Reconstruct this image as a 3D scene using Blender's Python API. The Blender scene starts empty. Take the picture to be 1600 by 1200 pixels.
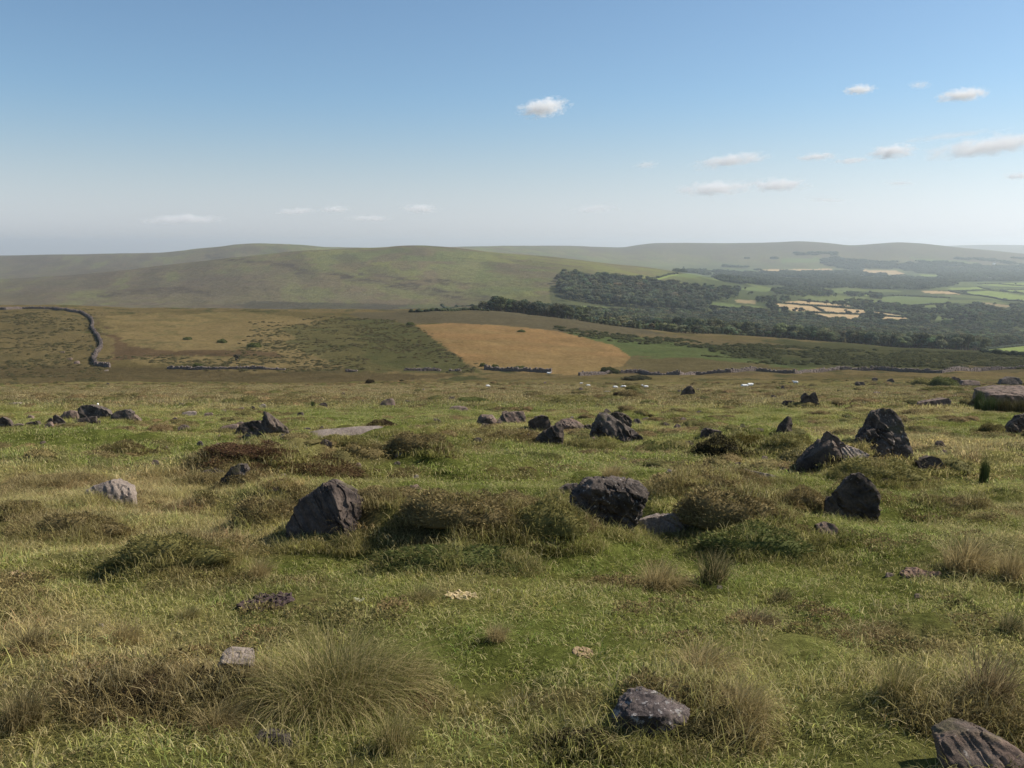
import bpy, bmesh, math, random
import numpy as np
from mathutils import Vector, Matrix, Euler

random.seed(7)
rng = np.random.default_rng(7)
R = math.radians
SC = bpy.context.scene
COL = SC.collection

# ------------------------------------------------------------------ camera
F = 1386.0            # focal length in the photograph's pixels (1600 wide)
PITCH = R(8.8)
cam = bpy.data.cameras.new('camera')
camo = bpy.data.objects.new('camera', cam)
COL.objects.link(camo)
cam.sensor_width = 36.0
cam.lens = 36.0 * F / 1600.0
cam.clip_start = 0.05
cam.clip_end = 120000
camo.location = (0, 0, 0)
camo.rotation_euler = (R(90) - PITCH, 0, 0)
SC.camera = camo

# ------------------------------------------------------------------ sky, sun, exposure
SUN_EL, SUN_AZ = R(41), R(75)        # azimuth measured from the view direction (+Y) towards +X
MILK = (.97, 1.0, 1.09)
w = bpy.data.worlds.new('World')
SC.world = w
w.use_nodes = True
nt = w.node_tree
sky = nt.nodes.new('ShaderNodeTexSky')
sky.sky_type = 'NISHITA'
sky.sun_disc = False
sky.sun_elevation = SUN_EL
sky.sun_rotation = SUN_AZ
sky.altitude = 350
sky.air_density = 0.9
sky.dust_density = 0.7
sky.ozone_density = 1.6
bg = nt.nodes['Background']
bg.inputs['Strength'].default_value = 0.093
tn = nt.nodes.new('ShaderNodeVectorMath'); tn.operation = 'MULTIPLY'      # even white balance of the whole sky
tn.inputs[1].default_value = (.86, .98, 1.0)
nt.links.new(sky.outputs[0], tn.inputs[0])
# low air is milky: the sky loses its hue towards the horizon all the way round
wg = nt.nodes.new('ShaderNodeNewGeometry'); ws = nt.nodes.new('ShaderNodeSeparateXYZ'); nt.links.new(wg.outputs['Incoming'], ws.inputs[0])
wa = nt.nodes.new('ShaderNodeMath'); wa.operation = 'ABSOLUTE'; nt.links.new(ws.outputs['Z'], wa.inputs[0])
wm = nt.nodes.new('ShaderNodeMapRange'); wm.interpolation_type = 'SMOOTHSTEP'; nt.links.new(wa.outputs[0], wm.inputs[0])
for i, v in enumerate((0.0, 0.17, 0.85, 0.0)): wm.inputs[i + 1].default_value = v
wb = nt.nodes.new('ShaderNodeRGBToBW'); nt.links.new(tn.outputs[0], wb.inputs[0])
wt = nt.nodes.new('ShaderNodeVectorMath'); wt.operation = 'SCALE'; wt.inputs[0].default_value = MILK; nt.links.new(wb.outputs[0], wt.inputs['Scale'])
wx = nt.nodes.new('ShaderNodeMix'); wx.data_type = 'RGBA'; nt.links.new(wm.outputs[0], wx.inputs[0])
nt.links.new(tn.outputs[0], wx.inputs[6]); nt.links.new(wt.outputs[0], wx.inputs[7])
nt.links.new(wx.outputs[2], bg.inputs['Color'])

sd = bpy.data.lights.new('sun', 'SUN')
sd.energy = 5.0
sd.angle = R(0.53)
sd.color = (1.0, 0.93, 0.82)
so = bpy.data.objects.new('sun', sd)
COL.objects.link(so)
sdir = Vector((math.sin(SUN_AZ) * math.cos(SUN_EL), math.cos(SUN_AZ) * math.cos(SUN_EL), math.sin(SUN_EL)))
so.rotation_euler = sdir.to_track_quat('Z', 'Y').to_euler()

SC.view_settings.view_transform = 'Standard'
SC.view_settings.look = 'None'
SC.view_settings.exposure = 0.42
SC.view_settings.gamma = 1.0
SC.view_settings.use_curve_mapping = False
SC.cycles.max_bounces = 7
SC.cycles.diffuse_bounces = 2
SC.cycles.glossy_bounces = 1
SC.cycles.transmission_bounces = 2
SC.cycles.transparent_max_bounces = 4
SC.cycles.volume_bounces = 6

# ------------------------------------------------------------------ maths helpers
cP, sP = math.cos(PITCH), math.sin(PITCH)

def ray_us(px, py):
    """photo pixel -> (x/y, z/y) of the viewing ray"""
    xc = (np.asarray(px, float) - 800) / F
    yc = (600 - np.asarray(py, float)) / F
    Y = cP + yc * sP
    return xc / Y, (-sP + yc * cP) / Y

def to_px(x, y, z):
    d = y * cP - z * sP
    d = np.where(d < 0.05, 0.05, d)
    up = y * sP + z * cP
    return 800 + F * x / d, 600 - F * up / d

def _hash(ix, iy, seed):
    h = (ix.astype(np.int64) * 374761393 + iy.astype(np.int64) * 668265263 + seed * 974634777) & 0x7fffffff
    h = ((h ^ (h >> 13)) * 1274126177) & 0x7fffffff
    h = (h ^ (h >> 16)) & 0xffffff
    return h / float(0xffffff)

def vnoise(x, y, seed=0):
    x = np.asarray(x, float); y = np.asarray(y, float)
    x0 = np.floor(x); y0 = np.floor(y)
    fx = x - x0; fy = y - y0
    fx = fx * fx * fx * (fx * (fx * 6 - 15) + 10); fy = fy * fy * fy * (fy * (fy * 6 - 15) + 10)
    a = _hash(x0, y0, seed); b = _hash(x0 + 1, y0, seed)
    c = _hash(x0, y0 + 1, seed); d = _hash(x0 + 1, y0 + 1, seed)
    return (a + (b - a) * fx) * (1 - fy) + (c + (d - c) * fx) * fy

def fbm(x, y, seed=0, oct=4, gain=0.5):
    s = 0.0; a = 1.0; t = 0.0
    for i in range(oct):
        s = s + a * vnoise(x * (2.03 ** i) + 17.3 * i, y * (2.03 ** i) - 9.1 * i, seed + i)
        t += a; a *= gain
    return s / t            # 0..1

def sstep(a, b, x):
    t = np.clip((x - a) / (b - a), 0, 1)
    return t * t * (3 - 2 * t)

# ------------------------------------------------------------------ terrain: knots of distance, each with the skyline or slope seen there
US = np.linspace(-1.35, 1.35, 400)

def poly_u(pts, smooth=7):
    """row polyline (px,row) -> slope z/y as a function of x/y"""
    px = np.array([p[0] for p in pts], float); py = np.array([p[1] for p in pts], float)
    xs = np.linspace(-300, 1900, 600)
    rows = np.interp(xs, px, py)
    u, s = ray_us(xs, rows)
    v = np.interp(US, u, s)
    if smooth > 1:
        k = np.ones(smooth) / smooth
        v = np.convolve(np.pad(v, smooth // 2, mode='edge'), k, mode='valid')
    return v

def const_or(pts):
    if isinstance(pts, (int, float)):
        return np.full_like(US, float(pts))
    px = np.array([p[0] for p in pts], float); d = np.array([p[1] for p in pts], float)
    return np.interp(US, (px - 800) / F, d)

near_s = lambda d: -(0.15 + 1.6 / d)
KN = []
for d in (30, 60, 100):
    KN.append((const_or(d), np.full_like(US, near_s(d))))
def knot(d, rows, smooth=7):
    KN.append((const_or(d), poly_u(rows, smooth)))
knot(180, [(0, 601), (1600, 600)])
knot(270, [(0, 583), (800, 583), (1600, 581)])
knot([(0, 520), (700, 520), (900, 500), (1600, 470)],
     [(0, 481), (100, 481), (200, 486), (600, 489), (720, 488), (870, 502), (1000, 520), (1200, 531), (1400, 546), (1600, 554)])
knot(850, [(0, 502), (600, 502), (760, 491), (870, 499), (1000, 515), (1200, 528), (1400, 540), (1600, 547)])
knot(1300, [(0, 482), (600, 480), (700, 478), (870, 466), (950, 482), (1050, 493), (1200, 500), (1400, 512), (1600, 520)])
knot(1700, [(0, 460), (300, 450), (600, 432), (870, 425), (950, 430), (1050, 452), (1200, 472), (1400, 487), (1600, 490)])
knot(2300, [(0, 437), (100, 431), (250, 415), (400, 400), (480, 391), (560, 387), (640, 384), (680, 385), (760, 393),
            (870, 402), (1000, 417), (1060, 427), (1200, 452), (1400, 466), (1600, 468)], 5)
knot([(0, 2750), (600, 2750), (1000, 3200), (1600, 3200)], [(0, 440), (250, 425), (640, 402), (870, 412), (1000, 424), (1100, 434), (1200, 439), (1400, 445), (1600, 446)])
knot([(0, 3300), (560, 3300), (900, 4400), (1100, 4800), (1600, 4800)], [(0, 425), (250, 412), (640, 398), (870, 405), (1000, 414), (1100, 420), (1200, 423), (1400, 427), (1600, 426)])
knot([(0, 4000), (500, 4000), (700, 5000), (1000, 6500), (1600, 6500)], [(0, 401), (130, 398), (250, 396), (330, 387), (380, 381), (410, 380), (470, 382), (510, 386), (600, 388), (640, 390),
            (700, 386), (800, 384), (880, 384), (970, 387), (1008, 381), (1020, 379.5), (1060, 379.5), (1130, 380), (1190, 379), (1250, 377), (1290, 379),
            (1330, 384), (1400, 378), (1440, 380), (1500, 387), (1560, 392), (1600, 397)], 3)
knot(8200, [(0, 405), (1600, 402)])
knot(12000, [(0, 406), (1300, 400), (1440, 386), (1500, 383), (1560, 382), (1600, 383)])
KD = np.array([k[0] for k in KN])           # K x U
KZ = np.array([k[0] * k[1] for k in KN])

def _pchip(D, Z, y):
    """row-wise PCHIP: D,Z [N,K], y [N]"""
    h = np.diff(D, axis=1); dl = np.diff(Z, axis=1) / h
    w1 = 2 * h[:, 1:] + h[:, :-1]; w2 = h[:, 1:] + 2 * h[:, :-1]
    same = (dl[:, :-1] * dl[:, 1:]) > 0
    with np.errstate(divide='ignore', invalid='ignore'):
        m = (w1 + w2) / (w1 / dl[:, :-1] + w2 / dl[:, 1:])
    m = np.where(same, m, 0.0)
    M = np.concatenate([dl[:, :1], m, dl[:, -1:]], axis=1)
    K = D.shape[1]
    i = np.clip((y[:, None] > D).sum(axis=1) - 1, 0, K - 2)
    r = np.arange(len(y))
    hh = h[r, i]; t = np.clip((y - D[r, i]) / hh, 0, 1)
    a, b = Z[r, i], Z[r, i + 1]; ma, mb = M[r, i] * hh, M[r, i + 1] * hh
    t2, t3 = t * t, t * t * t
    return a * (2 * t3 - 3 * t2 + 1) + ma * (t3 - 2 * t2 + t) + b * (3 * t2 - 2 * t3) + mb * (t3 - t2)

def far_height(x, y):
    out = np.empty(len(x))
    for s in range(0, len(x), 60000):
        xs, ys = x[s:s + 60000], y[s:s + 60000]
        u = np.clip(xs / ys, US[0], US[-1])
        fi = (u - US[0]) / (US[1] - US[0]); i0 = np.clip(fi.astype(int), 0, len(US) - 2); f = fi - i0
        D = (KD[:, i0] * (1 - f) + KD[:, i0 + 1] * f).T
        Z = (KZ[:, i0] * (1 - f) + KZ[:, i0 + 1] * f).T
        out[s:s + 60000] = _pchip(D, Z, ys)
    return out

BANKS = []   # x, y, rx, ry, h
def _base_hit(px, py):
    u, s = ray_us(px, py)
    y = 1.6 / (-s - 0.15)
    return u * y, y
for (px, py, rx, ry, h) in [
        (505, 850, 1.1, .55, .16), (700, 872, 1.25, .42, .30), (860, 850, .7, .4, .22), (1075, 812, 1.1, .45, .26), (1200, 850, .9, .45, .22),
        (1340, 800, .9, .6, .18), (1395, 738, 1.5, .8, .30), (1285, 745, 1.2, .7, .15), (560, 735, 2.4, 1.2, .26), (1110, 765, 1.8, .9, .22),
        (380, 745, 1.6, 1.0, .24), (650, 695, 2.2, 1.1, .28), (180, 700, 2.4, .9, .25), (280, 890, .9, .4, .14), (110, 825, 1.2, .6, .12),
        (1130, 700, 1.6, .7, .25), (930, 790, 1.6, .6, .2), (620, 800, 1.4, .5, .2), (270, 1090, .7, .35, .12), (1080, 1120, .6, .3, .12),
        (1540, 1120, .6, .35, .14), (1530, 880, .9, .4, .12), (420, 800, 1.0, .5, .16)]:
    bx, by = _base_hit(px, py)
    BANKS.append((bx, by, rx * 1.1, ry, h * (1.35 if py < 950 else .9)))

def H(x, y):
    x = np.atleast_1d(np.asarray(x, float)); y = np.atleast_1d(np.asarray(y, float))
    z = -1.6 - 0.15 * y
    far = y > 45
    if far.any():
        zf = far_height(x[far], y[far])
        t = sstep(45, 75, y[far])
        z[far] = z[far] * (1 - t) + zf * t
    r = np.hypot(x, y)
    # hummocks: they grow from turf bumps near by to folds of the hillside far off
    fade = 1 - sstep(150, 400, r)
    hum = (fbm(x / 2.3, y / 2.3, 3, 3) - .5) * .24 + (fbm(x / .55, y / .55, 11, 3) - .5) * .16
    hum = hum + (fbm(x / 7, y / 7, 5, 2) - .5) * .30 * sstep(5, 30, r)
    cell = fbm(x / 1.3, y / 1.3, 23, 2)
    hum = hum + sstep(.62, .80, cell) * .16 * sstep(4, 14, r)
    z = z + hum * fade
    for (bx, by, rx, ry, h) in BANKS:
        q = ((x - bx) / rx) ** 2 + ((y - by) / ry) ** 2
        m = q < 8
        if m.any():
            z[m] = z[m] + h * np.exp(-q[m] ** 1.3) * (0.7 + .6 * fbm(x[m] / .4, y[m] / .4, 31, 2))
    mid = sstep(120, 260, r) * (1 - sstep(600, 900, r))
    if (mid > 0).any():
        z = z + mid * ((fbm(x / 22, y / 22, 41, 4) - .5) * 2.2)
    farn = sstep(800, 1500, r)
    if (farn > 0).any():
        z = z + farn * (1 - .6 * sstep(4000, 8000, r)) * (fbm(x / 210, y / 210, 51, 4) - .5) * 8
    return z

_lg = np.exp(np.linspace(math.log(1.5), math.log(12000), 900))
def hit(px, py):
    """ground points seen at photo pixels (first crossing of each viewing ray with the terrain)"""
    px = np.atleast_1d(np.asarray(px, float)); py = np.atleast_1d(np.asarray(py, float))
    u, s = ray_us(px, py)
    res = np.zeros((len(px), 3))
    for i in range(len(px)):
        zz = H(u[i] * _lg, _lg); g = s[i] * _lg - zz
        k = np.argmax(g < 0) if (g < 0).any() else len(_lg) - 1
        k = max(k, 1)
        a, b = _lg[k - 1], _lg[k]
        ga, gb = g[k - 1], g[k]
        y = a + (b - a) * (ga / (ga - gb) if ga > gb else 1)
        x = u[i] * y
        res[i] = (x, y, H([x], [y])[0])
    return res

def inpoly(px, py, poly):
    n = len(poly); ins = np.zeros(np.shape(px), bool)
    j = n - 1
    for i in range(n):
        xi, yi = poly[i]; xj, yj = poly[j]
        if yi != yj:
            c = ((yi > py) != (yj > py)) & (px < (xj - xi) * (py - yi) / (yj - yi) + xi)
            ins ^= c
        j = i
    return ins

# ------------------------------------------------------------------ ground colours (albedo of what grows there)
G_GREEN = np.array((.235, .262, .066)); G_YEL = np.array((.380, .345, .115)); G_STRAW = np.array((.54, .425, .215))
G_BROWN = np.array((.230, .160, .080)); G_DARK = np.array((.048, .050, .018))

# ground patches named by where they lie: px,py,rx,ry,(green, straw, brown) weight
PATCH = [
    (730, 720, 170, 40, 'g', 1.0), (1000, 880, 260, 40, 'g', .8), (1420, 830, 140, 60, 'g', 1.0), (500, 890, 140, 30, 'g', .7),
    (110, 690, 180, 30, 'g', .6), (700, 640, 260, 16, 'g', .7), (190, 668, 120, 10, 'g', 1.0), (560, 645, 150, 14, 'g', .8),
    (1200, 655, 220, 20, 'g', .6), (950, 720, 120, 25, 'g', .9), (1390, 690, 220, 30, 's', .35), (1330, 603, 90, 6, 'g', .8), (1540, 670, 80, 22, 'g', .6),
    (900, 1000, 200, 70, 'g', .7), (120, 900, 160, 40, 'g', .5), (1350, 960, 160, 60, 'g', .5), (470, 975, 90, 25, 'g', .6),
    (250, 615, 340, 12, 's', .9), (600, 608, 400, 12, 's', .8), (900, 606, 300, 8, 's', .7), (200, 760, 220, 45, 's', .45),
    (950, 735, 90, 20, 's', .5), (560, 725, 180, 25, 'b', .6), (380, 730, 110, 25, 'b', .5), (420, 800, 90, 45, 'b', .45), (720, 800, 170, 25, 'b', .5),
    (1110, 745, 140, 22, 'b', .6), (300, 850, 160, 40, 'b', .35), (60, 790, 120, 35, 'b', .5), (650, 690, 80, 25, 'b', .6), (1230, 760, 90, 30, 'b', .4),
    (200, 1080, 160, 60, 'b', .5), (1060, 1070, 140, 45, 's', .6), (1420, 1000, 180, 50, 's', .45), (1540, 860, 110, 50, 's', .8), (160, 1010, 140, 50, 's', .4),
    (1090, 1150, 110, 40, 'b', .5), (1500, 1110, 120, 30, 'b', .5), (620, 930, 90, 18, 'g', .6), (330, 700, 160, 18, 'g', .4), (640, 660, 150, 10, 'g', .6),
]

def near_color(x, y, z):
    px, py = to_px(x, y, z)
    n1 = fbm(x / 3.1, y / 3.1, 61, 4); n2 = fbm(x / .8, y / .8, 71, 3); n3 = fbm(x / .26, y / .26, 81, 2)
    g = np.zeros(len(x)); s = np.zeros(len(x)); b = np.zeros(len(x))
    jx = (n1 - .5) * 90; jy = (n2 - .5) * 26
    for (cx, cy, rx, ry, k, wt) in PATCH:
        q = ((px + jx - cx) / rx) ** 2 + ((py + jy * ry / 30 - cy) / ry) ** 2
        v = wt * np.exp(-q * .8)
        if k == 'g': g = np.maximum(g, v)
        elif k == 's': s = np.maximum(s, v)
        else: b = np.maximum(b, v)
    sv = np.clip(s + (n1 - .5) * 1.6 + (n2 - .5) * .9 - g * .45 + .04 + .40 * sstep(32, 60, y), 0, 1)
    gv = np.clip(g * (1 - .5 * sstep(38, 60, y)) + (.55 - n1) * 1.8 + .28, 0, 1)
    bv = np.clip(b * 1.1 + (n2 - .56) * 2.4 + (n3 - .5) * .9 - .28 * g + .10 * sstep(30, 80, y), 0, .9)
    c = G_YEL[None] * (1 - gv[:, None]) + G_GREEN[None] * gv[:, None]
    c = c * (1 - sv[:, None] * .72) + G_STRAW[None] * sv[:, None] * .72
    c = c * (1 - bv[:, None]) + G_BROWN[None] * bv[:, None]
    far_ = sstep(38, 62, y)[:, None]
    c = c * (1 - far_) + (c * .50 + np.array((.155, .118, .052)) * .42) * far_
    return c, gv, sv, bv

FIELDS = [   # (colour, polygon on the ground as seen from the ring)
    ('stubble', [(1205, 475), (1213, 474), (1268, 478.5), (1285, 487), (1240, 486)]),
    ('stubble', [(1217, 472.5), (1248, 470), (1325, 476.5), (1330, 479)]),
    ('stubble', [(1271, 478.5), (1350, 484.5), (1353, 490.5), (1290, 488.5)]),
    ('stubble', [(1262, 489.5), (1340, 492), (1352, 495), (1330, 501), (1290, 498)]),
    ('stubble', [(1353, 485), (1422, 494), (1376, 492)]),
    ('stubble', [(1376, 494.5), (1421, 496), (1415, 499), (1380, 498)]),
    ('green', [(1375, 464), (1400, 462.5), (1482, 466.5), (1478, 474), (1425, 477), (1385, 472)]),
    ('green', [(1290, 453), (1330, 454.5), (1312, 458.5)]),
    ('lime', [(1335, 460), (1360, 459), (1358, 463)]),
    ('stubble', [(1440, 454.5), (1485, 455), (1500, 460), (1445, 458)]),
    ('lime', [(1482, 450), (1535, 448.5), (1546, 453), (1490, 454.5)]),
    ('lime', [(1496, 456.5), (1545, 454.5), (1620, 464), (1620, 475), (1556, 466), (1510, 459)]),
    ('lime', [(1528, 444), (1600, 442), (1640, 446), (1640, 450), (1560, 447.5)]),
    ('lime', [(1547, 450), (1640, 455), (1640, 461), (1550, 454)]),
    ('stubble', [(1180, 421), (1300, 420), (1303, 426), (1195, 425)]),
    ('stubble', [(1345, 421), (1400, 423), (1415, 428.5), (1352, 430)]),
    ('green', [(1375, 430), (1435, 431), (1440, 434.5), (1390, 435)]), ('lime', [(1437, 428.5), (1470, 430), (1468, 432), (1440, 431.5)]),
    ('green', [(1110, 424), (1182, 422), (1180, 426), (1130, 426)]),
    ('green', [(1220, 403), (1280, 403), (1286, 409), (1222, 411)]),
    ('stubdull', [(1148, 468), (1180, 469.5), (1180, 475), (1150, 473)]),
    ('green', [(1091, 471), (1140, 474.5), (1190, 483), (1150, 482), (1110, 479)]),
    ('green', [(896, 477), (940, 479), (972, 485), (968, 490), (925, 485)]),
    ('lime', [(1535, 547), (1600, 541), (1700, 540), (1700, 560), (1560, 553)]),
    ('green', [(1212, 434), (1270, 436), (1265, 440), (1216, 438)]), ('green', [(1208, 450), (1265, 449), (1300, 452), (1230, 453)]),
    ('stubdull', [(1530, 471), (1580, 477.5), (1575, 480.5), (1542, 476.5)]),
    ('green', [(1045, 431), (1075, 427), (1102, 431), (1080, 434)]), ('lime', [(1020, 436), (1055, 428), (1060, 429), (1030, 437)]),
    ('green', [(1420, 402), (1500, 407), (1530, 411), (1440, 408)]), ('green', [(1470, 418), (1505, 418), (1500, 421), (1474, 421)]),
    ('green', [(1565, 424), (1600, 426), (1600, 429), (1572, 428)]), ('green', [(1527, 419), (1538, 419), (1538, 421.5), (1526, 421)]),
    ('green', [(1175, 448), (1150, 452), (1196, 456), (1215, 453)]), ('green', [(1580, 517), (1600, 516), (1640, 520), (1640, 525), (1590, 522)]),
]
FCOL = {'stubble': (.40, .285, .155), 'stubdull': (.24, .185, .10), 'green': (.115, .142, .052), 'lime': (.18, .22, .062)}

def far_color(x, y, z):
    px, py = to_px(x, y, z)
    n1 = fbm(x / 70, y / 70, 101, 4); n2 = fbm(x / 13, y / 13, 111, 4); n3 = fbm(x / 4, y / 4, 121, 3)
    nb = fbm(x / 260, y / 260, 131, 4)
    jx = px + (n2 - .5) * 60 + (n1 - .5) * 50; jy = py + (n2 - .5) * 12 + (n1 - .5) * 8
    def put(c, col, m):
        m = np.clip(m, 0, 1)[:, None]
        return c * (1 - m) + np.array(col)[None] * m
    N = len(x)
    c = np.tile(np.array((.132, .100, .046)), (N, 1))                     # tan moor grass
    c = put(c, (.105, .083, .036), sstep(.50, .62, n1))                   # heath
    c = put(c, (.060, .060, .026), sstep(.54, .66, n2 * .6 + n3 * .4))    # dwarf gorse and heather tufts
    # plots of the middle slope
    def area(poly, col, amt=1.0, hard=False):
        nonlocal c
        m = inpoly(px if hard else jx, py if hard else jy, poly).astype(float) * amt
        c = put(c, col, m)
    area([(-200, 486), (100, 484), (140, 500), (152, 545), (140, 572), (-200, 572)], (.118, .092, .042), .7)
    area([(-200, 570), (140, 572), (420, 580), (740, 586), (600, 594), (300, 604), (-200, 606)], (.078, .060, .030), .78)
    area([(160, 492), (400, 490), (500, 500), (480, 530), (420, 535), (180, 530)], (.215, .158, .070), .45)
    area([(205, 528), (480, 535), (560, 556), (380, 553), (210, 548)], (.22, .165, .075), .4)
    area([(150, 500), (190, 540), (240, 545), (430, 548), (420, 556), (200, 560), (160, 565), (165, 530)], (.085, .055, .032), .8)
    area([(210, 556), (420, 560), (560, 560), (620, 567), (420, 572), (200, 568)], (.20, .150, .068), .5)
    area([(440, 510), (540, 495), (640, 505), (700, 545), (740, 580), (560, 582), (470, 550)], (.075, .072, .030), .72)
    area([(560, 497), (645, 506), (700, 545), (745, 581), (690, 580), (600, 575), (560, 545)], (.060, .064, .026), .5)
    area([(560, 486), (900, 486), (960, 505), (1060, 526), (900, 522), (700, 506), (560, 500)], (.088, .074, .044), .9)
    area([(880, 519), (1000, 527), (1150, 548), (1300, 566), (1240, 580), (1100, 580), (990, 578), (968, 560), (950, 540)], (.070, .092, .034), .85)
    area([(970, 556), (1100, 560), (1240, 574), (1200, 584), (980, 586)], (.10, .075, .038), .8)
    area([(1080, 534), (1250, 533), (1620, 552), (1700, 580), (1400, 578), (1230, 572), (1120, 552)], (.048, .052, .024), .85)
    area([(1000, 522), (1200, 534), (1260, 545), (1160, 543), (1010, 529)], (.125, .095, .050), .6)
    area([(1430, 564), (1600, 570), (1700, 578), (1500, 579)], (.12, .09, .05), .6)
    m = inpoly(px + (n3 - .5) * 5, py + (n3 - .5) * 1.6, [(648, 508), (700, 505), (780, 508), (870, 517), (900, 524), (960, 540), (985, 558), (972, 572), (930, 580), (900, 586), (760, 578), (735, 572), (700, 545)])
    c = put(c, (.225, .138, .060), m * (.80 + .20 * sstep(.4, .6, n2)))
    c = put(c, (.180, .128, .056), m * sstep(.45, .65, fbm((x + y * .3) / 60, y / 24, 171, 4)) * .6)
    c = put(c, (.20, .145, .062), m * sstep(566, 580, py) * .6)
    c = put(c, (.19, .10, .045), m * sstep(.55, .75, n1) * .25)
    # valley and hills
    hillm = (y > 900)
    if hillm.any():
        st = fbm((x + y * .35) / 55, (y - x * .2) / 260, 141, 4)
        hc = np.tile(np.array((.142, .142, .050)), (N, 1))
        hc = put(hc, (.100, .110, .048), sstep(.45, .60, nb) * .8)
        hc = put(hc, (.165, .150, .070), sstep(.55, .68, fbm(x / 120, y / 420, 161, 4)) * .7)
        hc = put(hc, (.125, .088, .062), sstep(.50, .62, n1) * .6)
        hc = put(hc, (.105, .082, .058), sstep(600, 150, px - (py - 400) * 4 + (n1 - .5) * 300) * .75)
        hc = put(hc, (.075, .062, .042), sstep(.54, .66, st) * .45)
        hc = put(hc, (.135, .140, .055), sstep(.6, .72, 1 - st) * .5)
        hc = put(hc, (.06, .062, .036), sstep(.60, .72, n2) * .35)
        hill2 = inpoly(jx, py, [(380, 470), (640, 476), (640, 495), (380, 495)])
        hc = put(hc, (.060, .055, .038), hill2 * .8)
        for line in ([(440, 415), (520, 432), (600, 440), (700, 455), (780, 465)], [(530, 436), (620, 447), (700, 462)], [(320, 402), (420, 412), (470, 424)],
                     [(560, 428), (640, 438), (760, 447)], [(150, 462), (260, 452), (330, 458)], [(700, 462), (780, 470), (860, 476)]):
            lx = np.array([p[0] for p in line]); ly = np.array([p[1] for p in line])
            dd = np.abs(py + (n1 - .5) * 14 - np.interp(px, lx, ly, left=-99, right=-99))
            hc = put(hc, (.062, .050, .036), (1 - sstep(1.0, 4.0, dd)) * (.30 + .6 * sstep(.4, .6, n2)))
        floor = (px > 1040) | (y > 2700)
        vfl = sstep(1010, 1120, px + (n1 - .5) * 80) * (1 - sstep(4600, 5600, y))
        hc = put(hc, (.060, .072, .030), vfl)
        hc = put(hc, (.125, .145, .052), vfl * sstep(.55, .60, fbm(x / 180, y / 180, 151, 2)) * .8)
        hc = put(hc, (.10, .085, .062), sstep(4800, 6000, y) * .75)
        hc = put(hc, (.085, .105, .050), sstep(5200, 4600, y) * (y > 3000) * (px > 900) * .4)
        hc = put(hc, (.075, .085, .038), inpoly(jx, py, [(640, 474), (760, 482), (760, 492), (640, 492)]) * .7)
        hc = put(hc, (.055, .062, .028), ((y > 900) & (y < 1500) & (px > 860)) * .8)
        t = sstep(760, 1000, y)
        c = c * (1 - t[:, None]) + hc * t[:, None]
    for (k, poly) in FIELDS:
        m = inpoly(px + (n3 - .5) * 1.5, py + (n3 - .5) * .5, poly) & (y > 420)
        c = put(c, FCOL[k], m * (.9 + .1 * (n2 > .5)))
    return c

# ------------------------------------------------------------------ object helpers
def tag(o, label=None, cat=None, group=None, kind=None):
    if label: o['label'] = label
    if cat: o['category'] = cat; o['kind'] = 'thing'
    if group: o['group'] = group
    if kind: o['kind'] = kind
    return o

def link(name, data, parent=None):
    o = bpy.data.objects.new(name, data)
    COL.objects.link(o)
    if parent is not None: o.parent = parent
    return o

def mesh_np(name, V, faces, mats=(), smooth=True, col=None, fattr=None):
    """V [n,3]; faces: list of arrays [m,3|4]"""
    me = bpy.data.meshes.new(name)
    V = np.asarray(V, np.float32)
    if not isinstance(faces, (list, tuple)): faces = [faces]
    faces = [np.asarray(f, np.int32) for f in faces if len(f)]
    nl = sum(f.size for f in faces); nf = sum(len(f) for f in faces)
    me.vertices.add(len(V)); me.vertices.foreach_set('co', V.ravel())
    me.loops.add(nl); me.loops.foreach_set('vertex_index', np.concatenate([f.ravel() for f in faces]))
    me.polygons.add(nf)
    tot = np.concatenate([np.full(len(f), f.shape[1], np.int32) for f in faces])
    st = np.concatenate([[0], np.cumsum(tot)[:-1]]).astype(np.int32)
    me.polygons.foreach_set('loop_start', st)
    try: me.polygons.foreach_set('loop_total', tot)
    except Exception: pass
    me.polygons.foreach_set('use_smooth', np.full(nf, bool(smooth)))
    me.update(calc_edges=True)
    if col is not None:
        a = me.attributes.new('Col', 'FLOAT_COLOR', 'POINT')
        cc = np.ones((len(V), 4), np.float32); cc[:, :3] = col
        a.data.foreach_set('color', cc.ravel())
    if fattr:
        for k, v in fattr.items():
            a = me.attributes.new(k, 'FLOAT', 'POINT'); a.data.foreach_set('value', np.asarray(v, np.float32))
    for m in mats: me.materials.append(m)
    return me

# ------------------------------------------------------------------ materials
def newmat(name):
    m = bpy.data.materials.new(name); m.use_nodes = True
    n = m.node_tree; b = n.nodes['Principled BSDF']
    b.inputs['Roughness'].default_value = 0.95
    b.inputs['Specular IOR Level'].default_value = 0.15
    return m, n, b

def nd(n, t, **kw):
    x = n.nodes.new(t)
    for k, v in kw.items(): setattr(x, k, v)
    return x

def noise(n, scale, detail=3, rough=.55, vec=None):
    t = nd(n, 'ShaderNodeTexNoise'); t.inputs['Scale'].default_value = scale
    t.inputs['Detail'].default_value = detail; t.inputs['Roughness'].default_value = rough
    if vec is not None: n.links.new(vec, t.inputs['Vector'])
    return t

def maprange(n, src, a, b, c, d):
    t = nd(n, 'ShaderNodeMapRange'); n.links.new(src, t.inputs[0])
    for i, v in enumerate((a, b, c, d)): t.inputs[i + 1].default_value = v
    return t.outputs[0]

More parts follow.
